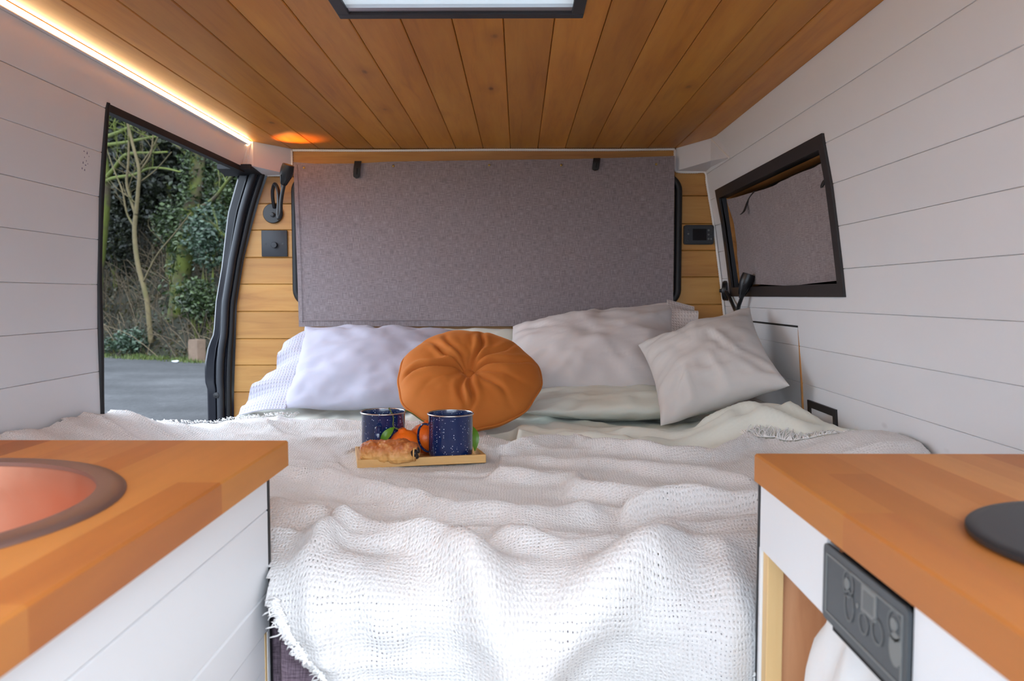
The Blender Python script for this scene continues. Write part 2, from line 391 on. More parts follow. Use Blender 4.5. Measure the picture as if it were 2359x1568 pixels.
bark('moss', srgb(44, 48, 15), srgb(68, 74, 20), srgb(70, 78, 14), .7)
bark('bark_pale', srgb(62, 54, 34), srgb(96, 84, 55), srgb(66, 64, 30), .38)
bark('block_stone', srgb(88, 72, 60), srgb(112, 92, 76), srgb(78, 72, 54), .35)
def emis(name, col, s):
    t = NT(name); t.base((0, 0, 0, 1), .5); t.b.inputs['Emission Color'].default_value = col; t.b.inputs['Emission Strength'].default_value = s; M[name] = t.m
emis('led', (1., .76, .42, 1), 14.)
emis('lamp_glow', (1., .42, .08, 1), 3.)
def sky_pane():
    t = NT('skylight_acrylic'); tl = t.N('ShaderNodeBsdfTranslucent'); tl.inputs[0].default_value = srgb(235, 240, 242); t.base(srgb(225, 230, 232), .3)
    mx = t.N('ShaderNodeMixShader', i_0=.35); t.l.new(t.b.outputs[0], mx.inputs[1]); t.l.new(tl.outputs[0], mx.inputs[2]); t.l.new(mx.outputs[0], t.out.inputs[0]); M['skylight_acrylic'] = t.m
    t = NT('dark_glass'); t.base(srgb(16, 17, 19), .05); M['dark_glass'] = t.m
sky_pane()

# ================================================================== VAN SHELL
floor = MB().box(-1.0, .80, FRONT, REAR, FLOOR - .03, FLOOR).build('floor', M['van_metal']); tag(floor, kind='structure')

# profiles of the side walls: (x, z) of each joint between boards, from the ceiling down
PR = [(.632, .511), (.652, .420), (.668, .331), (.686, .243), (.700, .151), (.713, .058), (.725, -.038), (.735, -.133), (.745, -.230), (.752, -.326), (.757, -.420), (.760, -.515)]
PL = [(-.905, .500), (-.925, .418), (-.936, .320), (-.945, .2215), (-.950, .1255), (-.955, .0244), (-.957, -.0754), (-.957, -.173), (-.957, -.272), (-.955, -.370), (-.952, -.470)]
def board_section(Ptop, Pbot, sgn, t0=0., t1=1., th=.012, gap=.0003, ch=.0011):
    # cross-section of one board; t runs from the upper joint (0) to the lower joint (1); sgn=+1: the van outside is at +x
    a = Vector(Ptop); b = Vector(Pbot); d = b - a; L = d.length; d /= L; n = Vector((d.y, -d.x)); n = n if n.x * sgn > 0 else -n
    s0, s1 = t0 * L + (gap if t0 == 0 else 0), t1 * L - (gap if t1 == 1 else 0); c0 = ch if t0 == 0 else 0; c1 = ch if t1 == 1 else 0
    pts = [a + d * s0 + n * th]
    if c0: pts.append(a + d * s0 + n * c0)
    pts += [a + d * (s0 + c0), a + d * (s1 - c1)]
    if c1: pts.append(a + d * s1 + n * c1)
    pts.append(a + d * s1 + n * th)
    return [tuple(p) for p in pts]
def side_board(parent, Ptop, Pbot, sgn, pieces, name='plank', mat='white_plank'):
    m = MB()
    for (t0, t1, y0, y1) in pieces: m.prism(board_section(Ptop, Pbot, sgn, t0, t1), 'y', y0, y1)
    return fixn(m.build(name, M[mat], parent))
def backing(name, prof, sgn, y0, y1, off=.012, th=.05, holes=None):
    pts = [(x + sgn * off, z) for x, z in prof] ; pts.append((pts[-1][0], FLOOR)); outer = [(x + sgn * th, z) for x, z in reversed(pts)]
    return pts + outer
# right wall, with an opening for the side window
WY0, WY1, WZ0, WZ1 = 1.735, 2.665, -.004, .352           # outer edge of the window frame
HATCH_Y = 2.055
m = MB()
def back_piece(y0, y1, z0, z1, prof, sgn, off=.0125, th=.03):
    def xa(z):
        for (xa_, za), (xb, zb) in zip(prof[:-1], prof[1:]):
            if zb <= z <= za: return xa_ + (xb - xa_) * (za - z) / (za - zb)
        return prof[-1][0] if z < prof[-1][1] else prof[0][0]
    zs = [z1] + [z for _, z in prof if z0 < z < z1] + [z0]
    sec = [(xa(z) + sgn * off, z) for z in zs]; sec += [(x + sgn * th, z) for x, z in reversed(sec)]
    m.prism(sec, 'y', y0, y1)
    return xa
HZ0, HZ1 = WZ0 + .022, WZ1 - .022
back_piece(FRONT, WY0 + .022, FLOOR, CEIL + .03, PR, 1); back_piece(WY1 - .022, REAR + .02, FLOOR, CEIL + .03, PR, 1)
back_piece(WY0 + .022, WY1 - .022, FLOOR, HZ0, PR, 1); back_piece(WY0 + .022, WY1 - .022, HZ1, CEIL + .03, PR, 1)
wall_right = tag(fixn(m.build('wall_right', M['white_paint_plain'])), kind='structure')
def xr(z):
    for (a, za), (b, zb) in zip(PR[:-1], PR[1:]):
        if zb <= z <= za: return a + (b - a) * (za - z) / (za - zb)
    return PR[-1][0] if z < 0 else PR[0][0]
def xl(z):
    for (a, za), (b, zb) in zip(PL[:-1], PL[1:]):
        if zb <= z <= za: return a + (b - a) * (za - z) / (za - zb)
    return PL[-1][0] if z < 0 else PL[0][0]
for k in range(len(PR) - 1):
    zt, zb = PR[k][1], PR[k + 1][1]; hz1, hz0 = WZ1 - .012, WZ0 + .012; f = lambda z: (zt - z) / (zt - zb)
    y_end = REAR; P = []
    if k >= 6:
        y_end = HATCH_Y
    if zb >= hz1 or zt <= hz0: P = [(0, 1, FRONT, y_end)]
    else:
        P = [(0, 1, FRONT, WY0 + .012), (0, 1, WY1 - .012, y_end)]
        if zt > hz1: P.append((0, f(hz1), WY0 + .012, WY1 - .012))
        if zb < hz0: P.append((f(hz0), 1, WY0 + .012, WY1 - .012))
    side_board(wall_right, PR[k], PR[k + 1], 1, P)
# removable hatch at the rear end of the right wall (its top edge a dark slit)
hatch = tag(MB().box(xr(-.2) + .0125, xr(-.2) + .016, HATCH_Y + .01, REAR - .01, -.5, -.11).build('door_1', M['white_paint_plain']), 'white plank hatch low in the right wall', kind='structure')
HP = [(xr(-.084), -.084), (xr(-.133), -.133), (xr(-.230), -.230), (xr(-.326), -.326), (xr(-.420), -.420), (xr(-.515), -.515)]
side_board(hatch, PR[6], (xr(-.080), -.080), 1, [(0, 1, HATCH_Y, REAR)])
for a, b in zip(HP[:-1], HP[1:]): side_board(hatch, a, b, 1, [(0, 1, HATCH_Y + .004, REAR)])
MB().prism([(xr(-.08) - .0004, -.0798), (xr(-.08) + .012, -.0798), (xr(-.08) + .012, -.0842), (xr(-.084) - .0004, -.0842)], 'y', HATCH_Y + .002, REAR).build('slit', M['dark_gap'], hatch)
MB().prism([(xr(-.09) + .0003, -.09), (xr(-.09) + .012, -.09), (xr(-.5) + .012, -.5), (xr(-.5) + .0003, -.5)], 'y', HATCH_Y, HATCH_Y + .004).build('edge_strip', M['pine_reveal'], hatch)

# left wall up to the open side door, and the header over it
DOOR_Y = 1.775
m = MB(); back_piece(FRONT, DOOR_Y - .004, FLOOR, CEIL + .03, PL, -1); back_piece(DOOR_Y - .004, REAR + .02, .435, CEIL + .03, PL, -1)
wall_left = tag(fixn(m.build('wall_left', M['white_paint_plain'])), kind='structure')
for k in range(len(PL) - 1):
    if k == 0: P = [(0, 1, FRONT, DOOR_Y), (0, (.500 - .430) / (.500 - .418), DOOR_Y, 2.64)]
    else: P = [(0, 1, FRONT, DOOR_Y)]
    side_board(wall_left, PL[k], PL[k + 1], -1, P)

# faint ink marks on the boards near the door
m = MB()
for px, py, w_, h_ in ((192, 348, 5, 3), (199, 352, 4, 7), (204, 360, 3, 3), (194, 362, 3, 4), (199, 370, 3, 4), (192, 374, 4, 6), (198, 380, 6, 3), (203, 377, 3, 3), (191, 387, 4, 5), (197, 391, 4, 5)):
    p = onX(px, py, xl(.29) + .0006); a = w_ * .0005; b = h_ * .00042; X = xl(p.z) + .0004
    m.add([(X, p.y - a, p.z - b), (X, p.y + a, p.z - b), (X, p.y + a * .6, p.z + b), (X, p.y - a * .4, p.z + b * .7)], [(0, 1, 2, 3)])
M['ink'] = plain('ink', srgb(104, 104, 132), .6).m
tag(m.build('ink_marks', M['ink'], wall_left), kind='stuff')

# ceiling boards and the roof light opening
SKX0, SKX1, SKY0, SKY1 = -.315, .105, .96, 1.452
m = MB(); zc0, zc1 = CEIL + .0125, CEIL + .03
m.box(-1.0, .70, FRONT, SKY0, zc0, zc1).box(-1.0, .70, SKY1, REAR + .03, zc0, zc1).box(-1.0, SKX0, SKY0, SKY1, zc0, zc1).box(SKX1, .70, SKY0, SKY1, zc0, zc1)
ceiling = tag(m.build('ceiling', M['pine_ceiling']), kind='structure')
ks = [-.029 + .0955 * k for k in range(-10, 9)]
for a, b in zip(ks[:-1], ks[1:]):
    x0, x1 = max(a, -.93), min(b, .645)
    if x1 - x0 < .01: continue
    def sec(x0, x1, c0=True, c1=True, g=.0007, ch=.0018):
        s = [(x0 + g, CEIL + .012)]
        s += [(x0 + g, CEIL + ch), (x0 + g + ch, CEIL)] if c0 else [(x0, CEIL)]
        s += [(x1 - g - ch, CEIL), (x1 - g, CEIL + ch)] if c1 else [(x1, CEIL)]
        return s + [(x1 - g, CEIL + .012)]
    m = MB()
    if x1 <= SKX0 + .002 or x0 >= SKX1 - .002: m.prism(sec(x0, x1), 'y', FRONT, REAR)
    else:
        m.prism(sec(x0, x1), 'y', FRONT, SKY0); m.prism(sec(x0, x1), 'y', SKY1, REAR)
        if x1 > SKX1: m.prism(sec(SKX1, x1, False), 'y', SKY0, SKY1)
    fixn(m.build('plank', M['pine_ceiling'], ceiling))

# rear wall: boards either side of the covered window, full rows above and below it
def x_left(z): return float(np.interp(z, [-.6, -.34, -.03, .12, .244, .33, .4176, .52], [-1.02, -1.0155, -.9984, -.972, -.9392, -.914, -.8825, -.85]))
def x_right(z): return xr(z)
RW0, RW1, RWZ0, RWZ1 = -.775, .545, -.02, .395
m = MB(); m.box(-.885, RW0, REAR + .0125, REAR + .04, .30, CEIL + .03).box(-.96, RW0, REAR + .0125, REAR + .04, .0, .30).box(-1.02, RW0, REAR + .0125, REAR + .04, FLOOR, .0).box(RW1, .80, REAR + .0125, REAR + .04, FLOOR, CEIL + .03)
m.box(RW0, RW1, REAR + .0125, REAR + .04, FLOOR, RWZ0).box(RW0, RW1, REAR + .0125, REAR + .04, RWZ1, CEIL + .03)
wall_rear = tag(m.build('wall_rear', M['pine_rear']), kind='structure')
def rear_board(z0, z1, xa, xb):
    # a horizontal board, its left end following the door jamb (xa None) or its right end the side wall (xb None)
    g = .0007; c = .002; zs = [z0 + g, z0 + g + c, (z0 + z1) / 2, z1 - g - c, z1 - g]; ys = [REAR + c, REAR, REAR, REAR, REAR + c]
    vs = []; fs = []
    for z, y in zip(zs, ys):
        a = x_left(z) if xa is None else xa; b = x_right(z) if xb is None else xb
        vs += [(a, y, z), (b, y, z), (a, REAR + .012, z), (b, REAR + .012, z)]
    n = len(zs)
    for i in range(n - 1):
        q = i * 4; fs += [(q, q + 1, q + 5, q + 4), (q + 1, q + 3, q + 7, q + 5), (q + 2, q, q + 4, q + 6), (q + 3, q + 2, q + 6, q + 7)]
    fs += [(0, 2, 3, 1), (4 * n - 4, 4 * n - 3, 4 * n - 1, 4 * n - 2)]
    MB().add(vs, fs).build('plank', M['pine_rear'], wall_rear)
LZ = [.4155, .321, .229, .133, .039, -.057]; RZ = [.440, .347, .250, .157, .064, -.032]
for a, b in zip(LZ[1:], LZ[:-1]): rear_board(a, b, None, RW0)
for a, b in zip(RZ[1:], RZ[:-1]): rear_board(a, b, RW1, None)
rear_board(.4165, .509, -.79, .545)
for a, b in ((-.154, -.057), (-.248, -.154), (-.344, -.248), (-.44, -.344)): rear_board(a, b, None, .52)
for a, b in ((-.125, -.032), (-.22, -.125), (-.315, -.22), (-.41, -.315)): rear_board(a, b, .522, None)
# the rear window behind the blind: rubber surround and dark pane
win = empty('window_2', (-.115, REAR, RWZ0)); tag(win, kind='structure')
def rrect(x0, x1, z0, z1, r, n=7):
    pts = []
    for cx, cz, a0 in ((x1 - r, z1 - r, 0), (x0 + r, z1 - r, 90), (x0 + r, z0 + r, 180), (x1 - r, z0 + r, 270)):
        for i in range(n + 1): a = math.radians(a0 + 90 * i / n); pts.append((cx + r * math.cos(a), cz + r * math.sin(a)))
    return pts
rr = rrect(-.784, .557, -.030, .412, .05)
MB().tube([(x, REAR - .006, z) for x, z in rr] + [(rr[0][0], REAR - .006, rr[0][1]), ], .0125, 10).build('rubber_surround', M['rubber'], win, 60)
MB().box(-.78, .552, REAR + .004, REAR + .011, -.025, .405).build('pane', M['dark_glass'], win)

# white boxed corners under the ceiling at the rear
def corner_box(name, A, B, Cc, zA, zB, extra=None):
    # A front-inner corner, B where it meets the rear wall, Cc the hidden corner; vertical faces, slanting underside
    vs = [(A[0], A[1], CEIL - .0005), (B[0], B[1], CEIL - .0005), (Cc[0], B[1], CEIL - .0005), (Cc[0], A[1], CEIL - .0005),
          (A[0], A[1], zA), (B[0], B[1], zB), (Cc[0], B[1], zB - .004), (Cc[0], A[1], zA - .004)]
    if extra: vs[3] = (extra[0], extra[1], CEIL - .001); vs[7] = (extra[0], extra[1], extra[2])
    o = MB().add(vs, [(0, 1, 2, 3), (4, 7, 6, 5), (0, 4, 5, 1), (1, 5, 6, 2), (2, 6, 7, 3), (3, 7, 4, 0)]).build(name, M['white_paint_plain'])
    return tag(fixn(o), kind='structure')
corner_box('trim_1', (-.885, 2.635), (-.792, REAR - .0005), (-.935, 0), .430, .420)
corner_box('trim_2', (.626, 2.595), (.546, REAR - .0005), (.668, 0), .438, .432, (.648, 2.45, .424))
# white rope along the joints
def rope(name, pts, r=.0045):
    pts = catmull(pts, 10); L = [0]
    for a, b in zip(pts[:-1], pts[1:]): L.append(L[-1] + (b - a).length)
    n = max(8, int(L[-1] / .004)); q = []; rad = []
    for i in range(n + 1):
        s = L[-1] * i / n; k = min(np.searchsorted(L, s), len(L) - 1); k = max(k, 1); t = (s - L[k - 1]) / max(1e-9, L[k] - L[k - 1])
        q.append(pts[k - 1].lerp(pts[k], t)); rad.append(r * (1.12 if i % 2 else .86))
    return tag(MB().tube(q, rad, 6).build(name, M['rope_white'], None, 180), kind='structure')
rope('trim_3', [(-.79, REAR - .004, CEIL - .005), (-.5, REAR - .004, CEIL - .007), (-.1, REAR - .004, CEIL - .005), (.3, REAR - .004, CEIL - .006), (.543, REAR - .004, CEIL - .004)])
rope('trim_4', [(.543, REAR - .004, CEIL - .006), (.543, REAR - .004, .47), (.545, REAR - .004, .437), (.56, REAR - .005, .4285), (.61, REAR - .005, .4275), (.648, REAR - .006, .4265), (.655, REAR - .006, .39),
     (.666, REAR - .006, .33), (.681, REAR - .006, .245), (.694, REAR - .006, .151), (.707, REAR - .006, .058), (.719, REAR - .006, -.038), (.729, REAR - .006, -.13), (.739, REAR - .006, -.23)])
rope('trim_5', [(.627, 2.592, CEIL - .004), (.637, 2.53, .47), (.6485, 2.449, .422)], .0035)
rope('trim_6', [(-.892, 2.632, CEIL - .006), (-.902, 2.634, .47), (-.912, 2.636, .428)], .0035)
rope('trim_7', [(-.793, REAR - .004, CEIL - .006), (-.792, REAR - .004, .46), (-.792, REAR - .004, .422)], .0035)
rope('trim_8', [(-.88, REAR - .005, .4185), (-.84, REAR - .005, .4185), (-.792, REAR - .005, .4185)], .0035)

# open side door: black seals and the painted rear jamb
door = empty('door_2', (-.95, DOOR_Y, FLOOR)); tag(door, kind='structure')
MB().tube(catmull([(-.958, DOOR_Y + .006, -.50), (-.96, DOOR_Y + .006, -.27), (-.957, DOOR_Y + .006, -.12), (-.956, DOOR_Y + .006, .05), (-.946, DOOR_Y + .006, .22), (-.930, DOOR_Y + .006, .40), (-.926, DOOR_Y + .006, .432)], 6), .0085, 8).build('edge_seal', M['rubber'], door, 60)
MB().prism([(-.922, .4305), (-.940, .4305), (-.945, .414), (-.926, .414)], 'y', DOOR_Y - .002, 2.67).build('header_seal', M['rubber'], door)
# jamb: outer and inner edge lines by height
zj = np.linspace(.46, -.62, 46)
xin = np.array([x_left(z) for z in zj])
xo_z = [-.7, -.425, -.325, -.305, -.24, -.18, -.135, -.02, .10, .285, .41, .46]
xo_x = [-1.105, -1.105, -1.105, -1.113, -1.112, -1.100, -1.079, -1.068, -1.045, -1.020, -.982, -.966]
xout = np.interp(zj, xo_z, xo_x)
prof = [(-.02, 0.), (.10, -.004), (.12, -.022), (.20, -.030), (.40, -.030), (.44, -.016), (.50, -.012), (.60, -.014), (.63, -.022), (.66, -.022), (.69, -.012), (.93, -.016), (1., -.010), (1.01, .02), (1.01, .09)]
Pj = np.zeros((len(zj), len(prof), 3))
for j, (t, dy) in enumerate(prof): Pj[:, j, 0] = xin + (xout - xin) * t; Pj[:, j, 1] = REAR + dy; Pj[:, j, 2] = zj
MB().grid(Pj).build('painted_jamb', M['navy_paint'], door, 35)
MB().tube([(xin[i] + (xout[i] - xin[i]) * .36, REAR - .036, zj[i]) for i in range(len(zj))], .0125, 10).build('door_seal', M['seal_grey'], door, 180)
MB().tube([(xin[i] + (xout[i] - xin[i]) * .13, REAR - .018, zj[i]) for i in range(len(zj))], .011, 8).build('seal_lip', M['rubber'], door, 180)
q = []
for i in range(0, 150):
    z = .40 - i * .0055; q.append((x_left(z) + (float(np.interp(z, xo_z, xo_x)) - x_left(z)) * .12, REAR - .0295, z))
m = MB()
for p in q: m.box(p[0] - .0012, p[0] + .0012, p[1] - .001, p[1] + .001, p[2] - .0012, p[2] + .0012)
tag(m.build('stitching', M['seal_grey'], door), kind='stuff')
st = MB(); p = onY(505, 908, REAR - .02)
st.lathe([(.011, 0), (.011, .012), (.006, .014), (.006, .03), (.010, .032), (.010, .038), (0, .039)], 16, Matrix.Translation((p.x, REAR - .012, p.z)) @ Matrix.Rotation(math.radians(90), 4, 'X')).build('striker', M['black_plastic'], door, 40)
MB().add([(-.89, 2.62, .4185), (-.89, REAR, .4165), (-1.03, REAR, .4165), (-1.0, 2.62, .4185), (-.89, 2.62, .434), (-.89, REAR, .434), (-1.03, REAR, .434), (-1.0, 2.62, .434)],
         [(0, 1, 2, 3), (4, 7, 6, 5), (0, 4, 5, 1), (1, 5, 6, 2), (2, 6, 7, 3), (3, 7, 4, 0)]).build('upper_gusset', M['rubber'], door)

# side window on the right
sw = empty('window_1', (xr(.17), (WY0 + WY1) / 2, WZ0)); tag(sw, kind='structure')
def frame_bar(y0, y1, z0, z1, lift=.006):
    # flat bar lying on the sloping wall
    zs = [z1] + [z for _, z in PR if z0 < z < z1] + [z0]
    s = [(xr(z) - lift, z) for z in zs] + [(xr(z) + .004, z) for z in reversed(zs)]
    return MB().prism(s, 'y', y0, y1)
fw = .030
for a in ((WY0, WY1, WZ1 - fw, WZ1), (WY0, WY1, WZ0, WZ0 + fw), (WY0, WY0 + fw, WZ0 + fw, WZ1 - fw), (WY1 - fw, WY1, WZ0 + fw, WZ1 - fw)): fixn(frame_bar(*a).build('frame_bar', M['black_frame'], sw))
DEP = .062
def reveal(y0, y1, z0, z1, x0o, x1o, mat, nm):
    zs = [z1, z0]; s = [(xr(z) + x0o, z) for z in zs] + [(xr(z) + x1o, z) for z in reversed(zs)]
    fixn(MB().prism(s, 'y', y0, y1).build(nm, M[mat], sw))
y0, y1, z0, z1 = WY0 + fw, WY1 - fw, WZ0 + fw, WZ1 - fw
reveal(y0 - .004, y1 + .004, z1, z1 + .006, .002, .022, 'black_frame', 'inner_lip'); reveal(y0 - .004, y1 + .004, z1, z1 + .006, .022, DEP, 'pine_reveal', 'reveal_board')
reveal(y1, y1 + .006, z0, z1, .002, .020, 'satin_black', 'inner_lip'); reveal(y1, y1 + .006, z0, z1, .020, DEP, 'pine_reveal', 'reveal_board')
reveal(y0 - .006, y0, z0, z1, .002, DEP, 'pine_reveal', 'reveal_board'); reveal(y0 - .004, y1 + .004, z0 - .006, z0, .002, DEP, 'black_frame', 'inner_lip')
zs = [z1 + .006, z0 - .006]
MB().prism([(xr(z) + DEP, z) for z in zs] + [(xr(z) + DEP + .006, z) for z in reversed(zs)], 'y', y0 - .01, y1 + .01).build('pane', M['dark_glass'], sw)

# roof light: black trim, upstand, pale acrylic dome
sk = empty('window_3', ((SKX0 + SKX1) / 2, (SKY0 + SKY1) / 2, CEIL)); tag(sk, kind='structure')
o_ = .012; fb = .022
for a in ((SKX0 - o_, SKX1 + o_, SKY1 - fb + o_, SKY1 + o_), (SKX0 - o_, SKX1 + o_, SKY0 - o_, SKY0 + fb - o_), (SKX0 - o_, SKX0 + fb - o_, SKY0 + fb - o_, SKY1 - fb + o_), (SKX1 - fb + o_, SKX1 + o_, SKY0 + fb - o_, SKY1 - fb + o_)):
    MB().box(a[0], a[1], a[2], a[3], CEIL - .007, CEIL - .0005, .0015).build('trim_bar', M['satin_black'], sk)
zu = CEIL + .003
for a in ((SKX0, SKX1, SKY1 - .006, SKY1), (SKX0, SKX1, SKY0, SKY0 + .006), (SKX0, SKX0 + .006, SKY0 + .006, SKY1 - .006), (SKX1 - .006, SKX1, SKY0 + .006, SKY1 - .006)):
    MB().box(a[0], a[1], a[2], a[3], CEIL, zu).build('upstand', M['satin_black'], sk)
MB().box(SKX0, SKX1, SKY1 - .034, SKY1 - .006, zu - .006, zu).build('blind_rail', M['steel'], sk)
MB().box(SKX0 - .005, SKX1 + .005, SKY0 - .005, SKY1 + .005, zu, zu + .006).build('dome', M['skylight_acrylic'], sk)

# ================================================================== COUNTERS
CT = -.19                                              # top of both worktops
def cut_by_cylinder(objs, cx, cy, r):
    bm = bmesh.new(); bmesh.ops.create_cone(bm, cap_ends=True, segments=72, radius1=r, radius2=r, depth=.3); bmesh.ops.translate(bm, vec=(cx, cy, CT), verts=bm.verts)
    me = bpy.data.meshes.new('cutter'); bm.to_mesh(me); bm.free(); cut = bpy.data.objects.new('cutter', me); C.objects.link(cut)
    for o in objs: md = o.modifiers.new('hole', 'BOOLEAN'); md.object = cut; md.operation = 'DIFFERENCE'; md.solver = 'EXACT'
    bpy.context.view_layer.update(); dg = bpy.context.evaluated_depsgraph_get(); new = []
    for o in objs: new.append(bpy.data.meshes.new_from_object(o.evaluated_get(dg)))
    for o, me2 in zip(objs, new):
        o.modifiers.clear(); old = o.data; o.data = me2; me2.name = 'stave'; bpy.data.meshes.remove(old)
        if len(me2.polygons) == 0: bpy.data.objects.remove(o); continue
        bm = bmesh.new(); bm.from_mesh(me2); left = set(bm.verts); isl = []
        while left:
            st_ = [left.pop()]; cur = set(st_)
            while st_:
                v = st_.pop()
                for e in v.link_edges:
                    u_ = e.other_vert(v)
                    if u_ in left: left.discard(u_); cur.add(u_); st_.append(u_)
            isl.append(cur)
        if len(isl) > 1:
            bm.verts.index_update()
            for cur in isl[1:]:
                ids = {v.index: k for k, v in enumerate(cur)}; mm = MB(); mm.v = [tuple(v.co) for v in cur]; mm.f = [[ids[v.index] for v in f.verts] for f in bm.faces if f.verts[0] in cur]
                mm.build('stave', M['beech'], o.parent)
            bmesh.ops.delete(bm, geom=[v for cur in isl[1:] for v in cur], context='VERTS'); bm.to_mesh(me2)
        bm.free()
    bpy.data.objects.remove(cut); bpy.data.meshes.remove(me)
def worktop(name, x0, x1, y0, y1, th, hole, label, seed, front_at):
    t = empty(name, ((x0 + x1) / 2, (y0 + y1) / 2, CT - th)); tag(t, label, 'worktop'); R = random.Random(seed); objs = []; hit = []
    wst = .0435; n = round((x1 - x0) / wst); wst = (x1 - x0) / n
    for i in range(n):
        y = y0 - R.random() * .3
        while y < y1:
            L = .24 + R.random() * .36; a, b = max(y, y0), min(y + L, y1); y += L
            if y1 - y < .07: b = y1; y = y1
            if b - a < .01: continue
            xa, xb = x0 + i * wst, x0 + (i + 1) * wst
            lo = .0022 if i == 0 else 0; hi = .0022 if i == n - 1 else 0
            sec = [(xa, CT - th), (xb, CT - th)]; sec += [(xb, CT - hi), (xb - hi, CT)] if hi else [(xb, CT)]; sec += [(xa + lo, CT), (xa, CT - lo)] if lo else [(xa, CT)]
            o = fixn(MB().prism(sec, 'y', a, b).build('stave', M['beech'], t)); objs.append(o)
            if hole:
                nx = min(max(hole[0], xa), xb); ny = min(max(hole[1], a), b)
                if math.hypot(nx - hole[0], ny - hole[1]) < hole[2]: hit.append(o)
    if hit: cut_by_cylinder(hit, *hole)
    return t
SINK = (-.583, .670, .215)
worktop('sink_worktop', -.925, -.3025, -.20, 1.017, .033, (SINK[0], SINK[1], .198), 'beech butcher block worktop with the copper sink let into it', 3, 1)
worktop('hob_worktop', .2840, .735, -.20, .937, .033, None, 'beech butcher block worktop carrying the round black hob plate', 11, 0)
# copper sink
sk_ = empty('copper_sink', (SINK[0], SINK[1], CT - .16)); tag(sk_, 'round copper sink bowl sunk in the worktop', 'sink')
Ms = Matrix.Translation((SINK[0], SINK[1], CT))
MB().lathe([(.193, .003), (.190, -.004), (.187, -.03), (.178, -.07), (.155, -.115), (.11, -.145), (.04, -.156), (.022, -.158), (.022, -.162), (.05, -.161), (.115, -.149), (.16, -.119), (.183, -.07), (.192, -.03), (.195, -.002)], 96, Ms, True).build('bowl', M['copper'], sk_, 50)
MB().lathe([(.190, .0045), (.203, .0060), (.213, .0045), (.2165, .0012), (.2165, .0002), (.190, .0002)], 96, Ms, True).build('rim', M['copper_rim'], sk_, 50)
MB().lathe([(.024, -.1575), (.020, -.1555), (.012, -.157), (0, -.157)], 32, Ms).build('waste', M['steel'], sk_, 50)
# left cabinet
CW = -.3265
cab = empty('sink_cabinet', (-.6, .4, FLOOR)); tag(cab, 'white plank fronted kitchen cabinet under the copper sink', 'cabinet')
MB().box(-.90, CW - .014, -.18, -.16, FLOOR, CT - .034).box(-.90, CW - .014, .985, 1.002, FLOOR, CT - .034).box(-.90, CW - .014, -.16, .985, FLOOR, FLOOR + .02).build('carcass', M['cabinet_white'], cab)
MB().box(-.92, CW + .0005, 1.0035, 1.0115, FLOOR, CT - .0335).build('end_panel', M['rubber'], cab)
zj_ = [CT - .0345, -.2785, -.385]
for zt, zb in zip(zj_[:-1], zj_[1:]):
    c = .0012; MB().prism([(CW - .012, zb + .0004), (CW - c, zb + .0004), (CW, zb + .0004 + c), (CW, zt - c - .0004), (CW - c, zt - .0004), (CW - .012, zt - .0004)], 'y', -.18, 1.002).build('plank', M['cabinet_white'], cab)
c = .0022; MB().prism([(CW - .012, -.4345), (CW, -.4345), (CW, -.3857 - c), (CW - c, -.3857), (CW - .012, -.3857)], 'y', -.18, 1.002).build('plank', M['cabinet_white'], cab)
dr = MB().prism([(CW - .012, -.480), (CW - .001, -.480), (CW - .001, -.4365), (CW - .012, -.4365)], 'y', -.16, .985).build('drawer_front', M['cabinet_white'], cab)
MB().prism([(CW - .012, -.586), (CW - .001, -.586), (CW - .001, -.4815), (CW - .012, -.4815)], 'y', -.16, .985).build('drawer_front', M['cabinet_white'], cab)
MB().prism([(CW - .012, -.69), (CW - .001, -.69), (CW - .001, -.5875), (CW - .012, -.5875)], 'y', -.16, .985).build('drawer_front', M['cabinet_white'], cab)
MB().prism([(CW - .012, FLOOR + .03), (CW, FLOOR + .03), (CW, -.6925), (CW - .012, -.6925)], 'y', -.18, 1.002).build('plank', M['cabinet_white'], cab)
MB().box(CW - .012, CW - .0005, .9855, .9925, -.69, -.4365).build('door_edge', M['pine_post'], cab)
MB().box(CW - .012, CW, .993, 1.002, -.69, -.4365).build('stile', M['cabinet_white'], cab)

# right cabinet: rail, open cubby, pine post, control panel
RX = .2876
rc = empty('hob_cabinet', (.5, .4, FLOOR)); tag(rc, 'white cabinet with an open pine lined cubby under the hob', 'cabinet')
MB().box(RX, RX + .012, .722, .922, -.300, CT - .0335).box(RX, RX + .012, -.18, .560, -.300, CT - .0335).build('rail', M['cabinet_white'], rc)
MB().box(RX, .74, .9245, .9325, FLOOR, CT - .0335).build('end_panel', M['rubber'], rc)
MB().box(RX + .0002, RX + .006, .9185, .9244, FLOOR, -.300).build('stile', M['cabinet_white'], rc)
MB().box(RX + .003, RX + .022, .9005, .9182, FLOOR, -.3005, .001).build('post', M['pine_post'], rc)
MB().box(RX + .022, .735, .9085, .9182, FLOOR, -.225).build('side_panel', M['ply'], rc)
MB().box(.722, .735, -.18, .9085, FLOOR, -.225).build('back_panel', M['ply'], rc)
MB().box(RX + .003, .722, -.18, .9, -.80, -.78).build('shelf', M['pine_post'], rc)
MB().box(RX + .0125, .722, -.18, .60, -.310, -.302).build('underboard', M['ply'], rc)
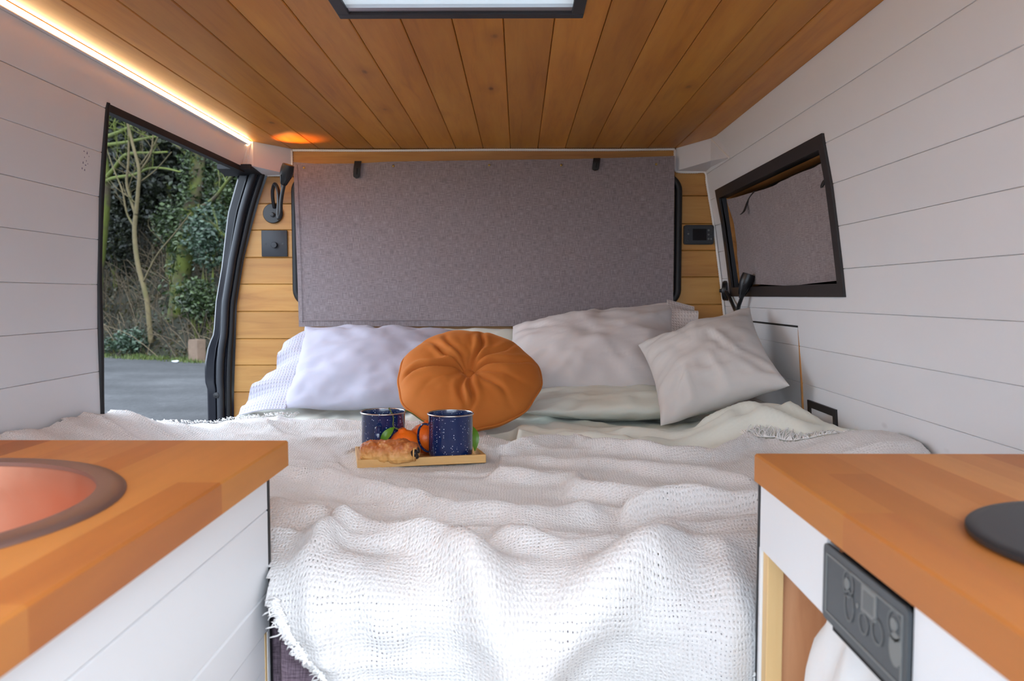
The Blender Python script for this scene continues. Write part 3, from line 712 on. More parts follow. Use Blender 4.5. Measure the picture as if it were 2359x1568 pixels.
# control panel of the hob, with its dark housing behind
PX = RX - .0035
pan = empty('control_panel', (PX, .64, -.299)); tag(pan, 'grey touch control panel with symbols under the right worktop edge', 'control panel')
py0, py1, pz0, pz1 = .5615, .7205, -.2985, -.2285
bm = bmesh.new()
pr = rrect(py0, py1, pz0, pz1, .006, 4)
face = MB().prism(pr, 'x', PX, PX + .0032).build('face', M['panel_grey'], pan)
MB().box(RX + .003, RX + .10, .575, .712, -.309, -.236).build('housing', M['dark_gap'], pan)
MB().box(RX + .001, RX + .003, .566, .716, -.2275, CT - .034).build('gap_shade', M['dark_gap'], pan)  # shade of the gap under the worktop, put in as a black strip
ins = .0075; lw = .0016
def flat(y0, y1, z0, z1, mat, nm): MB().box(PX - .0007, PX + .0003, y0, y1, z0, z1).build(nm, M[mat], face)
flat(py0 + ins, py1 - ins, pz1 - ins - lw, pz1 - ins, 'icon_grey', 'border_line'); flat(py0 + ins, py1 - ins, pz0 + ins, pz0 + ins + lw, 'icon_grey', 'border_line')
flat(py0 + ins, py0 + ins + lw, pz0 + ins + lw, pz1 - ins - lw, 'icon_grey', 'border_line'); flat(py1 - ins - lw, py1 - ins, pz0 + ins + lw, pz1 - ins - lw, 'icon_grey', 'border_line')
def mk(px, py): p = onX(px, py, PX); return p.y, p.z
def oval(px, py, ry, rz, mat, nm, ring=0):
    y, z = mk(px, py); n = 24
    if ring:
        vs = []; fs = []
        for k, (a, b) in enumerate(((ry, rz), (ry - ring, rz - ring))):
            vs += [(PX - .0008, y + a * math.cos(2 * math.pi * i / n), z + b * math.sin(2 * math.pi * i / n)) for i in range(n)]
        fs = [(i, (i + 1) % n, n + (i + 1) % n, n + i) for i in range(n)]
        MB().add(vs, fs).build(nm, M[mat], face)
    else: MB().prism([(y + ry * math.cos(2 * math.pi * i / n), z + rz * math.sin(2 * math.pi * i / n)) for i in range(n)], 'x', PX - .0008, PX + .0002).build(nm, M[mat], face)
y, z = mk(2002, 1388); flat(y - .0135, y + .0135, z - .0115, z + .0115, 'icon_grey', 'display'); MB().box(PX - .0010, PX, y - .009, y + .009, z - .008, z + .007).build('display_window', M['icon_dim'], face)
oval(2064, 1496, .010, .013, 'icon_grey', 'key'); oval(2060, 1438, .0055, .005, 'icon_grey', 'key'); oval(1952, 1344, .005, .005, 'icon_grey', 'key')
oval(1955, 1345, .011, .012, 'icon_dim', 'key_ring', .002); oval(1957, 1395, .010, .014, 'icon_dim', 'key_ring', .002); oval(1990, 1436, .009, .0095, 'icon_dim', 'key_ring', .002)
oval(2022, 1456, .0105, .0105, 'icon_dim', 'key_ring', .002); oval(2062, 1440, .0115, .012, 'icon_dim', 'key_ring', .002); oval(1976, 1395, .002, .002, 'icon_grey', 'key')
# hob plate: circle through three observed points of its rim on the worktop
def circ(a, b, c):
    ax, ay, bx, by, cx, cy = *a, *b, *c; d = 2 * (ax * (by - cy) + bx * (cy - ay) + cx * (ay - by))
    ux = ((ax * ax + ay * ay) * (by - cy) + (bx * bx + by * by) * (cy - ay) + (cx * cx + cy * cy) * (ay - by)) / d
    uy = ((ax * ax + ay * ay) * (cx - bx) + (bx * bx + by * by) * (ax - cx) + (cx * cx + cy * cy) * (bx - ax)) / d
    return ux, uy, math.hypot(ax - ux, ay - uy)
hx, hy, hr = .472, .577, .122
hob = empty('hob_plate', (hx, hy, CT)); tag(hob, 'round black hob plate lying on the right worktop', 'hob')
Mh = Matrix.Translation((hx, hy, CT))
MB().lathe([(0, .0005), (hr - .003, .0005), (hr, .002), (hr, .0052), (hr - .002, .0068), (hr - .010, .007), (0, .007)], 72, Mh).build('disc', M['hob_black'], hob, 50)
MB().lathe([(.012, .007), (.012, .016), (.009, .024), (.016, .030), (.016, .036), (0, .038)], 24, Mh).build('knob', M['black_plastic'], hob, 50)
# white cloth bundled in the cubby
def bundle():
    nu, nv = 72, 40; P = np.zeros((nu, nv, 3)); u = np.linspace(0, 2 * math.pi, nu, endpoint=False)[:, None]; v = np.linspace(0, math.pi, nv)[None, :]
    r = 1 + .10 * np.sin(9 * u + 2 * np.sin(2 * v)) * np.sin(v) + .10 * fbm(2.2 * np.cos(u) + 3 + 0 * v, 2.2 * np.sin(u) + v * 1.5, 5)
    P[..., 0] = .366 + .068 * r * np.sin(v) * np.cos(u); P[..., 1] = .775 + .108 * r * np.sin(v) * np.sin(u); P[..., 2] = -.525 + .218 * r * np.cos(v) + .25 * (P[..., 1] - .775)
    return P
o = MB().grid(bundle(), True).build('cloth_bag', M['towel'], None, 180); tag(o, 'white ribbed cloth bundled in the open cubby', 'cloth')

# ================================================================== BED
def mound(x, y, cx, cy, sx, sy, h): return h * np.exp(-((x - cx) / sx) ** 2 - ((y - cy) / sy) ** 2)
def bed_h(x, y):
    x = np.asarray(x, float); y = np.asarray(y, float)
    h = -.368 + .008 * fbm(x * 3.1, y * 3.1, 4, 2)
    h = h + .095 / (1 + np.exp((x + .84) * 28)) / (1 + np.exp((y - 1.90) * 16))       # bunched against the left wall
    h = h + .045 / (1 + np.exp(-(x - .62) * 22)) / (1 + np.exp((y - 2.1) * 10))         # and against the right wall
    h = h + mound(x, y, .60, 1.93, .12, .16, .085) + mound(x, y, .655, 1.50, .12, .16, .055)
    return h
mat_ = tag(MB().box(-.93, .72, 1.022, 2.74, -.62, -.415, .03).build('mattress', M['purple_weave'], None, 40), 'purple grey mattress under the bedding', 'mattress')
bc = tag(MB().box(-.312, .280, .988, 1.02, -.66, -.40, .012).build('seat_cushion', M['purple_weave'], None, 40), 'purple woven cushion end showing under the throw hem', 'cushion')
base = tag(MB().box(-.92, .70, 1.03, 2.74, FLOOR + .001, -.621).build('bed_platform', M['pine_post']), 'pine platform box that carries the mattress', 'bed base')

# blanket outline on the bed (x, y), pulled from the picture on the bed plane
BACK = [(-.952, 1.02), (-.952, 1.78), (-.972, 1.93), (-.99, 2.05), (-.97, 2.10), (-.92, 2.16), (-.86, 2.22), (-.80, 2.27), (-.70, 2.30), (-.61, 2.25), (-.45, 2.22), (-.32, 2.19), (-.11, 2.11), (-.055, 1.97), (.018, 1.90), (.08, 1.93), (.145, 1.95),
        (.194, 1.83), (.327, 1.73), (.436, 1.72), (.515, 1.80), (.56, 1.75), (.62, 1.68), (.70, 1.62), (.742, 1.60), (.745, 1.02)]
RIDGES = [  # picture polylines of the folds, height, width
    ([(640, 1085), (760, 1102), (900, 1138), (1050, 1178), (1200, 1190), (1330, 1182)], .020, .030),
    ([(640, 1190), (740, 1212), (850, 1240), (950, 1262), (1060, 1300), (1160, 1352)], .019, .034),
    ([(640, 1238), (720, 1262), (800, 1300), (900, 1340)], .010, .03),
    ([(1190, 1026), (1279, 1014), (1340, 1010), (1400, 1034), (1540, 1052), (1650, 1054), (1715, 1040)], .020, .026),
    ([(1150, 1050), (1300, 1062), (1430, 1072), (1560, 1092), (1720, 1118)], .013, .024),
    ([(1150, 1092), (1310, 1102), (1340, 1130), (1450, 1150), (1600, 1168)], .018, .026),
    ([(1450, 1184), (1560, 1178), (1740, 1190)], .026, .020),
    ([(1480, 1225), (1620, 1220), (1740, 1228)], .016, .022),
    ([(1740, 1262), (1600, 1262), (1480, 1290), (1350, 1315), (1220, 1356), (1120, 1400)], .017, .036),
    ([(650, 1020), (720, 1010), (800, 1000), (840, 995)], .010, .04),
    ([(520, 985), (620, 978), (760, 972), (900, 975)], .014, .035),
    ([(1180, 1240), (1300, 1265), (1420, 1250)], .016, .04),
]
RID = [([(onZ(px, py, -.345).x, onZ(px, py, -.345).y) for px, py in pl], h, wd) for pl, h, wd in RIDGES]
# hanging folds (x, arc) below the front edge
HANG = [([(-.26, 1.10), (-.27, 1.0), (-.22, .90), (-.16, .78)], .020, .026), ([(-.12, 1.06), (-.05, .98), (.02, .90)], .014, .04), ([(.22, 1.10), (.16, 1.0), (.06, .92), (-.02, .84)], .016, .035), ([(.27, 1.02), (.26, .9), (.24, .75)], .012, .03)]
YF = 1.015; RF = .055                                    # where the top turns down; radius of the turn
def blanket_pos(x, a, lift):
    # a = y on the bed where a > YF; below that the arc length goes round the edge and down
    s = np.clip(YF - a, 0, None); th = np.clip(s / RF, 0, math.pi / 2); dn = np.clip(s - RF * math.pi / 2, 0, None)
    y = np.where(a > YF, a, YF - RF * np.sin(th)); hb = bed_h(x, np.maximum(a, YF))
    z = np.where(a > YF, hb, bed_h(x, YF + 0 * a) - RF * (1 - np.cos(th)) - dn)
    ny = -np.sin(th); nz = np.cos(th)
    y = y - .014 * np.clip(dn / .1, 0, 1) * (np.sin(x * 31 + 1.0) * .6 + np.sin(x * 17 + 3 * a) * .5)
    return np.stack([x + 0 * a, y + ny * lift, z + nz * lift], -1)
def blanket_lift(x, a):
    L = .014 + .006 * fbm(x * 9, a * 11, 21, 3) + .010 * (1 - np.abs(vnoise(x * 3.2 + 5 + .8 * a, a * 7.5 + 1.2 * x, 41))) ** 4
    L = L + .006 * np.clip(1.35 - a, 0, .3) / .3 * fbm(x * 5 + 3, a * 7, 33, 2)
    wob = .012 * vnoise(x * 8, a * 8, 3)
    flat = np.clip(1 - np.exp(-((x + .215) / .19) ** 4 - ((a - 1.71) / .16) ** 4) * 1.0, .0, 1)     # flat under the tray
    for pl, h, wd in RID + HANG: L = L + flat * 1.35 * h * np.exp(-((poly_dist(x + wob, a + wob, pl)) / (wd * .85)) ** 2) * (1 + .25 * vnoise(x * 14, a * 14, 8))
    return np.where(flat < .5, .012, L)
def blanket():
    st = .0058; xs = np.arange(-.995, .75, st); as_ = np.arange(.70, 2.32, st); X, A = np.meshgrid(xs, as_, indexing='ij')
    jx = X + .004 * vnoise(X * 90, A * 90, 2); ja = A + .004 * vnoise(X * 90, A * 90, 5)
    top = inside(jx, ja, BACK) & (A > 1.03)
    hem = .7 + np.interp(X, [-.32, -.300, -.287, -.247, -.2, -.15, -.1, .3], [.255, .240, .228, .175, .095, .035, 0, 0])   # hem climbs towards the left corner
    xl_ = np.interp(A, [.7, .86, .93, .97, 1.0, 1.03], [-.288, -.304, -.312, -.322, -.326, -.40]); xr_ = np.interp(A, [.7, .86, .93, .96, 1.03], [.299, .300, .305, .330, .36])
    front = (A <= 1.03) & (ja > hem) & (jx > xl_) & (jx < xr_)
    keep = top | front
    Lf = blanket_lift(X, A) + .0011 * vnoise(X * 170, A * 170, 77)
    P = blanket_pos(X, A, Lf)
    # keep clear of the walls
    P[..., 0] = np.clip(P[..., 0], -.99, .742)
    nu, nv = X.shape; idx = -np.ones(nu * nv, int); fk = keep[:-1, :-1] & keep[1:, :-1] & keep[1:, 1:] & keep[:-1, 1:]
    I, J = np.nonzero(fk); q = np.stack([I * nv + J, (I + 1) * nv + J, (I + 1) * nv + J + 1, I * nv + J + 1], 1)
    used = np.unique(q); idx[used] = np.arange(len(used)); q = idx[q]
    m = MB(); m.v = [tuple(p) for p in P.reshape(-1, 3)[used].tolist()]; m.f = [tuple(f) for f in q.tolist()]
    uv = np.stack([X.ravel()[used], A.ravel()[used]], 1)
    return m, uv
m, uv = blanket()
thr = m.build('woven_throw', M['throw_weave'], None, 180, uv); tag(thr, 'white loose woven throw blanket spread over the bed', 'blanket')
def surf(x, a, extra=0.):
    L = blanket_lift(np.array([x]), np.array([a])) + extra; return Vector(blanket_pos(np.array([x]), np.array([a]), L)[0].tolist())
# fringes: loose yarn ends along the hems
def fringe(pairs, n, ln, r=.0009, seed=0, sag=.004):
    R = random.Random(seed); m = MB(); acc = []
    for k in range(n):
        t = k / n * (len(pairs) - 1); i = int(t); f = t - i; (x0, a0, dx0, da0), (x1, a1, dx1, da1) = pairs[i], pairs[i + 1]
        x = x0 + (x1 - x0) * f; a = a0 + (a1 - a0) * f; dx = dx0 + (dx1 - dx0) * f + R.uniform(-.5, .5); da = da0 + (da1 - da0) * f + R.uniform(-.5, .5)
        q = []; L = ln * R.uniform(.5, 1.2); w1 = R.uniform(-1, 1); w2 = R.uniform(-1, 1)
        for s in range(6):
            u = s / 5; p = surf(x + dx * L * u, a + da * L * u, .002 + .012 * u * (1 - u) * R.uniform(.3, 1.6)); p += Vector((w1 * .006 * math.sin(u * 5), 0, w2 * .004 * math.sin(u * 4))); q.append(p)
        m.tube(q, [r * 1.4, r * 1.3, r * 1.2, r, r, r * .7], 4)
    return m
m = fringe([(-.975, 2.00, -1, .4), (-.985, 2.06, -.9, .6), (-.95, 2.12, -.6, .8), (-.86, 2.22, -.5, .8), (-.74, 2.29, -.3, 1), (-.66, 2.29, .2, 1)], 150, .040, seed=4)
tag(m.build('fringe', M['throw_yarn'], thr, 180), kind='stuff')
m = fringe([(.52, 1.79, .2, 1), (.56, 1.745, .4, 1), (.62, 1.675, .5, .9), (.70, 1.615, .5, .7), (.735, 1.59, .2, .7)], 190, .055, seed=5)
tag(m.build('fringe', M['throw_yarn'], thr, 180), kind='stuff')
m = fringe([(-.298, .960, -1, -.2), (-.283, .936, -.7, -.6), (-.242, .883, -.6, -.8), (-.195, .803, -.6, -.8), (-.145, .743, -.5, -.9)], 420, .013, r=.0010, seed=6)
tag(m.build('fringe', M['throw_yarn'], thr, 180), kind='stuff')
m = fringe([(.286, .90, .7, -.4), (.290, .82, .8, -.4), (.292, .76, .6, -.8)], 70, .018, r=.0010, seed=9)
tag(m.build('fringe', M['throw_yarn'], thr, 180), kind='stuff')

# duvet / sheet in pale sage under the throw
def duvet():
    st = .010; xs = np.arange(-.90, .741, st); ys = np.arange(1.05, 2.745, st); X, Y = np.meshgrid(xs, ys, indexing='ij')
    H = bed_h(X, Y); BX = [(x, y) for x, y in BACK]
    ins = inside(X, Y, [(x * .99, y - .03 if y > 1.1 else y) for x, y in BX])
    wr = .010 * fbm(X * 4 + Y * 5, X * 9 - Y * 3, 11, 3) + .007 * np.abs(vnoise(X * 6 + 2 * Y, X * 3 + Y * 15, 14))
    for (pl, h, wd) in (([(.02, 2.06), (.18, 2.02), (.34, 1.98), (.5, 1.90)], .022, .030), ([(.1, 2.16), (.25, 2.10), (.38, 2.10)], .018, .028), ([(.30, 1.86), (.42, 1.88), (.55, 1.84), (.66, 1.74)], .022, .03), ([(.48, 2.0), (.56, 1.9), (.60, 1.80), (.63, 1.72)], .020, .02), ([(.0, 1.98), (.12, 1.99), (.25, 1.90)], .016, .025), ([(.66, 1.9), (.70, 1.76), (.72, 1.6)], .022, .02)):
        wr = wr + h * np.exp(-(poly_dist(X, Y, pl) / wd) ** 2)
    ins = ins | ((X < -.10) & (Y < 2.34)) | ((X < .0) & (Y < 2.05))
    low = -.012 * (1 / (1 + np.exp(-(Y - 2.25) * 30)))
    H = H + np.where(ins, -.022, wr) + low
    edge = np.minimum.reduce([X + .90, .74 - X, Y - 1.05, 2.74 - Y]); H = H - .05 * np.exp(-(edge / .012) ** 2)
    P = np.stack([X, Y, H], -1); m = MB().grid(P)
    return m
tag(duvet().build('duvet', M['sheet_sage'], None, 180), 'pale sage duvet rumpled between the throw and the right wall', 'duvet')

# pillows -------------------------------------------------------------
def pillow(corners, T, mat, name='pillow', seed=1, wr=.006, nu=64, nv=46, pinch=.05, pw=.5, folds=(), Tb=None, uvs=1.):
    # corners: bottom-left, bottom-right, top-right, top-left of the seam plane
    BL, BR, TR, TL = [np.array(c, float) for c in corners]; Tb = T if Tb is None else Tb
    u = np.sin(np.linspace(-math.pi / 2, math.pi / 2, nu)); v = np.sin(np.linspace(-math.pi / 2, math.pi / 2, nv)); U, V = np.meshgrid(u, v, indexing='ij')
    U2 = U * (1 - pinch * (1 - V * V)); V2 = V * (1 - pinch * 1.3 * (1 - U * U))
    s = (U2 + 1) / 2; t = (V2 + 1) / 2
    B = (BL[None, None] * ((1 - s) * (1 - t))[..., None] + BR * (s * (1 - t))[..., None] + TR * (s * t)[..., None] + TL * ((1 - s) * t)[..., None])
    N = np.cross((BR + TR) - (BL + TL), (TL + TR) - (BL + BR)); N /= np.linalg.norm(N)
    th = ((1 - U * U).clip(0)) ** pw * ((1 - V * V).clip(0)) ** pw
    Wd = np.linalg.norm(BR - BL); Hd = np.linalg.norm(TL - BL); x = U * Wd; y = V * Hd
    rim = np.clip(th * 3, 0, 1)
    ang = np.arctan2(V, U); rad = np.hypot(U, V)
    w_ = wr * (fbm(x * 5 + y * 3, y * 9 - x * 2, seed, 3) + .8 * vnoise(ang * 7 + seed, rad * 1.2, seed + 3) * np.clip(rad, 0, 1.2)) * rim
    for (pl, h, wd) in folds: w_ = w_ + h * np.exp(-(poly_dist(U, V, pl) / wd) ** 2) * rim
    front = B + N * ((T / 2 * th + w_))[..., None]; back = B - N * ((Tb / 2 * th - .4 * w_))[..., None]
    wave = .35 * wr * np.sin(ang * 23 + seed)[..., None] * (1 - rim)[..., None] * N
    front = front + wave; back = back + wave
    m = MB(); m.grid(front); k = len(m.f); m.grid(back); m.f = m.f[:k] + [f[::-1] for f in m.f[k:]]
    me_uv = np.concatenate([np.stack([x.ravel(), y.ravel()], 1)] * 2) * uvs
    o = m.build(name, M[mat], None, 180, me_uv)
    bm = bmesh.new(); bm.from_mesh(o.data); bmesh.ops.remove_doubles(bm, verts=bm.verts, dist=.0003); bmesh.ops.recalc_face_normals(bm, faces=bm.faces); bm.to_mesh(o.data); bm.free()
    for p in o.data.polygons: p.use_smooth = True
    return o
def flange(P0, P1, out, wd, mat, parent, seed=0, n=30, k=10, drop=0., uv=1., th=.004):
    # loose pillowcase hem continuing past an end seam from P0 (low) to P1 (high)
    P0, P1, out = map(lambda a: np.array(a, float), (P0, P1, out)); s = np.linspace(0, 1, n)[:, None]; t = np.linspace(0, 1, k)[None, :]
    N = np.cross(P1 - P0, out); N /= np.linalg.norm(N)
    W = (np.interp(s[:, 0], np.linspace(0, 1, len(wd)), wd))[:, None] * t
    B = P0 + (P1 - P0) * s[..., None] + out * W[..., None] + N * ((.016 * np.sin(s * 15 + seed) + .01 * np.sin(s * 31 + 2 * seed)) * t)[..., None] + np.array([0, 0, -drop]) * (t * t)[..., None]
    m = MB(); m.grid(B + N * th / 2); q = len(m.f); m.grid(B - N * th / 2); m.f = m.f[:q] + [f[::-1] for f in m.f[q:]]
    e = n * k
    ring = [i * k for i in range(n)] + [(n - 1) * k + j for j in range(1, k)] + [i * k + k - 1 for i in range(n - 2, -1, -1)] + [j for j in range(k - 2, 0, -1)]
    m.f += [(ring[i], ring[i - 1], e + ring[i - 1], e + ring[i]) for i in range(len(ring))]
    L = float(np.linalg.norm(P1 - P0)); uvv = np.concatenate([np.stack([(W + 0 * s).ravel(), (s * L + 0 * t).ravel()], 1)] * 2) * uv
    o = fixn(m.build('hem_border', M[mat], parent, 60, uvv)); return o
pl = pillow([(-.735, 2.415, -.350), (-.13, 2.41, -.350), (-.17, 2.685, -.125), (-.735, 2.69, -.108)], .17, 'pillow_white', 'white_pillow', 3, .009, pinch=.04, folds=(([(.1, .9), (.3, .5), (.9, .3)], .006, .10), ([(-.2, .95), (-.1, .6)], .005, .05), ([(-.4, -.6), (.5, -.7)], .004, .08)))
tag(pl, 'white lilac pillow with a knitted hem lying left of the rust cushion', 'pillow')
flange((-.722, 2.405, -.352), (-.722, 2.665, -.120), (-1, .04, .02), [.150, .150, .120, .085, .075, .070], 'pillow_white_knit', pl, 2, drop=.03)
pb = pillow([(-.36, 2.60, -.30), (.05, 2.58, -.30), (.08, 2.735, -.115), (-.33, 2.735, -.115)], .09, 'sheet_sage', 'sage_pillow', 9, .005)
tag(pb, 'pale sage pillow peeping out behind the rust cushion top', 'pillow')
pf = pillow([(.0, 2.20, -.328), (.56, 2.19, -.328), (.60, 2.58, -.320), (.02, 2.60, -.320)], .10, 'sheet_sage', 'flat_pillow', 15, .006, folds=(([(-.8, -.75), (.2, -.6), (.9, -.7)], .008, .06), ([(-.6, -.4), (.5, -.3)], -.006, .06)))
tag(pf, 'flat sage pillow lying under the large grey pillow', 'pillow')
pr_ = pillow([(-.06, 2.40, -.290), (.50, 2.39, -.290), (.525, 2.665, -.022), (-.02, 2.68, -.105)], .18, 'pillow_grey', 'grey_pillow', 6, .008, pinch=.04, folds=(([(-.9, .8), (-.3, .6), (.3, .7)], .005, .08), ([(.3, .3), (.8, -.2)], .005, .1)))
tag(pr_, 'large warm grey pillow propped up right of the rust cushion', 'pillow')
flange((.47, 2.38, -.28), (.50, 2.655, -.015), (.99, -.06, -.16), [.11, .115, .11, .10, .095, .095], 'pillow_grey_knit', pr_, 5)
pz = pillow([(.50, 2.59, -.30), (.715, 2.57, -.30), (.715, 2.715, -.085), (.52, 2.735, -.085)], .10, 'sheet_sage', 'corner_pillow', 22, .006)
tag(pz, 'pale pillow tucked in the corner behind the square cushion', 'pillow')
sq = pillow([(.375, 2.055, -.345), (.684, 1.975, -.228), (.672, 2.29, -.033), (.362, 2.375, -.150)], .175, 'cushion_greige', 'square_cushion', 12, .007, pinch=.10, pw=.5, folds=(([(.35, .1), (.55, -.35)], .007, .06), ([(.2, .15), (.35, -.3)], -.006, .05), ([(-.7, -.8), (-.3, -.6), (0, -.7)], .006, .06), ([(-.4, -.95), (-.35, -.5)], .006, .05), ([(.2, -.9), (.1, -.4)], .005, .06)))
tag(sq, 'square greige cushion leaning on the right wall', 'cushion')

# round rust cushion with a centre button
def round_cushion():
    R = .198; T = .060; nr, nt = 44, 180; r = np.linspace(0, 1, nr)[None, :] ** .85; th = np.linspace(0, 2 * math.pi, nt, endpoint=False)[:, None]
    pleats = [(.30, .012), (1.25, .012), (1.72, .016), (2.2, .008), (3.25, .018), (3.55, .014), (3.9, .010), (4.6, .009), (5.05, .009), (5.6, .014), (5.95, .010), (2.7, .010), (.8, .008)]
    out = []
    for side in (1, -1):
        h = T * (1 - r ** 3.2).clip(0) ** .55 * (1 - .62 * np.exp(-(r / .16) ** 2) - .16 * np.exp(-(r / .42) ** 2))
        for k, (a, d) in enumerate(pleats):
            bend = a + .25 * math.sin(k * 2.1) * r + .06 * np.sin(r * 9 + k); dd = (np.angle(np.exp(1j * (th - bend)))) * (r + .06) * R
            dep = 1.5 * d * np.exp(-(dd / .0075) ** 2) - .65 * d * np.exp(-((np.abs(dd) - .020) / .013) ** 2)
            h = h - dep * (np.clip(r * 4, 0, 1) * np.clip((1 - r) * 2.2, 0, 1) * (.55 + .45 * math.sin(k * 1.7 + 1)) )
        h = h + .004 * fbm(np.cos(th) * r * 4 + 5, np.sin(th) * r * 4 + 5, 31, 3) * (1 - r)
        rr_ = R * r * (1 + .020 * np.sin(3 * th + 1) * r + .012 * np.sin(7 * th) * r + .008 * np.sin(13 * th + 2) * r)
        out.append(np.stack([rr_ * np.cos(th), rr_ * np.sin(th), side * h + 0 * th], -1))
    return out
up, dnn = round_cushion()
cc = Vector((-.140, 2.175, -.232)); el = math.radians(54); nrm = Vector((.04, -math.cos(el), math.sin(el))).normalized(); ux = Vector((1, 0, 0)); ux = (ux - nrm * ux.dot(nrm)).normalized(); ux = (Matrix.Rotation(math.radians(-6), 3, nrm) @ ux); uy = nrm.cross(ux)
Mc = Matrix((ux, uy, nrm)).transposed().to_4x4(); Mc.translation = cc
rcsh = empty('round_cushion', cc); tag(rcsh, 'round rust velvet cushion with a sunken centre button', 'cushion')
m = MB(); m.grid(up, True); k = len(m.f); m.grid(dnn, True); m.f = m.f[:k] + [f[::-1] for f in m.f[k:]]; m.v = [tuple(Mc @ Vector(v)) for v in m.v]
o = m.build('cushion_body', M['rust_velvet'], rcsh, 180); bm = bmesh.new(); bm.from_mesh(o.data); bmesh.ops.remove_doubles(bm, verts=bm.verts, dist=.0002); bmesh.ops.recalc_face_normals(bm, faces=bm.faces); bm.to_mesh(o.data); bm.free()
for p in o.data.polygons: p.use_smooth = True
hb = float(up[0, 0, 2])
MB().lathe([(.0, .012), (.010, .0115), (.016, .008), (.019, .002), (.019, -.003), (0, -.004)], 32, Mc @ Matrix.Translation((0, 0, hb))).build('button', M['rust_velvet'], rcsh, 180)
MB().tube([Mc @ Vector((up[i % 180, -1, 0] * 1.004, up[i % 180, -1, 1] * 1.004, 0)) for i in range(181)], .0035, 6).build('seam_piping', M['rust_velvet'], rcsh, 180)

# ================================================================== BREAKFAST TRAY
TZ = -.3595; TA = math.radians(13)
TW, TD = .268, .205
tc = Vector((-.2225, 1.715, TZ)); Mt = Matrix.Translation(tc) @ Matrix.Rotation(TA, 4, 'Z') @ Matrix.Rotation(math.radians(-3), 4, 'X')
def placed(m, Mx): m.v = [tuple(Mx @ Vector(v)) for v in m.v]; return m
tray = empty('serving_tray', tc); tag(tray, 'small pale wooden serving tray on the throw', 'tray')
hx_, hy_ = TW / 2, TD / 2
placed(MB().box(-hx_ + .006, hx_ - .006, -hy_ + .006, hy_ - .006, .002, .006), Mt).build('tray_base', M['bamboo'], tray)
for a in ((-hx_, hx_, -hy_, -hy_ + .008), (-hx_, hx_, hy_ - .008, hy_), (-hx_, -hx_ + .008, -hy_ + .008, hy_ - .008), (hx_ - .008, hx_, -hy_ + .008, hy_ - .008)):
    placed(MB().box(a[0], a[1], a[2], a[3], 0, .0175, .001), Mt).build('tray_rim', M['bamboo'], tray)
def tray_pt(lx, ly, lz=.0062): return Mt @ Vector((lx, ly, lz))
def mug(name, lx, ly, rot, label):
    p = tray_pt(lx, ly); t = empty(name, p); tag(t, label, 'mug', 'blue enamel mugs')
    Mm = Matrix.Translation(p) @ Matrix.Rotation(math.radians(rot), 4, 'Z'); R = .048; H = .096
    MB().lathe([(0, .0005), (R - .006, .0005), (R - .0025, .003), (R - .001, .010), (R, .03), (R, H - .003), (R + .0012, H - .0005), (R - .0008, H - .0008), (R - .0015, H - .004), (R - .0018, .03), (R - .003, .010), (R - .008, .005), (0, .0045)], 64, Mm).build('mug_body', M['blue_enamel'], t, 60)
    n = 64; MB().tube([Mm @ Vector(((R + .001) * math.cos(2 * math.pi * i / n), (R + .001) * math.sin(2 * math.pi * i / n), H)) for i in range(n + 1)], .0019, 8).build('steel_rim', M['steel'], t, 180)
    hp = catmull([(R - .001, 0, .070), (R + .012, 0, .0715), (R + .0215, 0, .060), (R + .0235, 0, .042), (R + .0185, 0, .024), (R + .008, 0, .0135), (R - .001, 0, .0115)], 6)
    vs = []; fs = []
    for i, q in enumerate(hp):
        tt = (hp[min(i + 1, len(hp) - 1)] - hp[max(i - 1, 0)]).normalized(); nn = Vector((tt.z, 0, -tt.x))
        for j in range(10): a = 2 * math.pi * j / 10; vs.append(Mm @ (q + nn * (.0026 * math.cos(a)) + Vector((0, .0062 * math.sin(a), 0))))
    for i in range(len(hp) - 1):
        for j in range(10): fs.append((i * 10 + j, i * 10 + (j + 1) % 10, (i + 1) * 10 + (j + 1) % 10, (i + 1) * 10 + j))
    fs += [tuple(range(9, -1, -1)), tuple(range((len(hp) - 1) * 10, len(hp) * 10))]
    MB().add(vs, fs).build('handle', M['blue_enamel'], t, 60)
    return t
mug('enamel_mug', .0665, -.046, 188 - 13, 'blue speckled enamel mug at the front right of the tray')
mug('enamel_mug', -.073, .038, 282 - 13, 'blue speckled enamel mug standing behind the pastry')
def leaf_mesh(base, tip, wid, up, bend=.2):
    base, tip, up = Vector(base), Vector(tip), Vector(up); d = tip - base; L = d.length; d /= L; s = d.cross(up).normalized(); nrm_ = s.cross(d).normalized(); n = 9; P = np.zeros((n, 5, 3))
    for i in range(n):
        t = i / (n - 1); wv = wid * math.sin(math.pi * min(1, t * .96 + .02)) ** .8
        for j in range(5): k = (j - 2) / 2; P[i, j] = base + d * (L * t) + s * (wv * k) + nrm_ * (bend * L * math.sin(math.pi * t) + abs(k) * wv * .35)
    m = MB(); m.grid(P); q = len(m.f); P2 = P - np.array(nrm_) * .0007; m.grid(P2); m.f = m.f[:q] + [f[::-1] for f in m.f[q:]]; return m
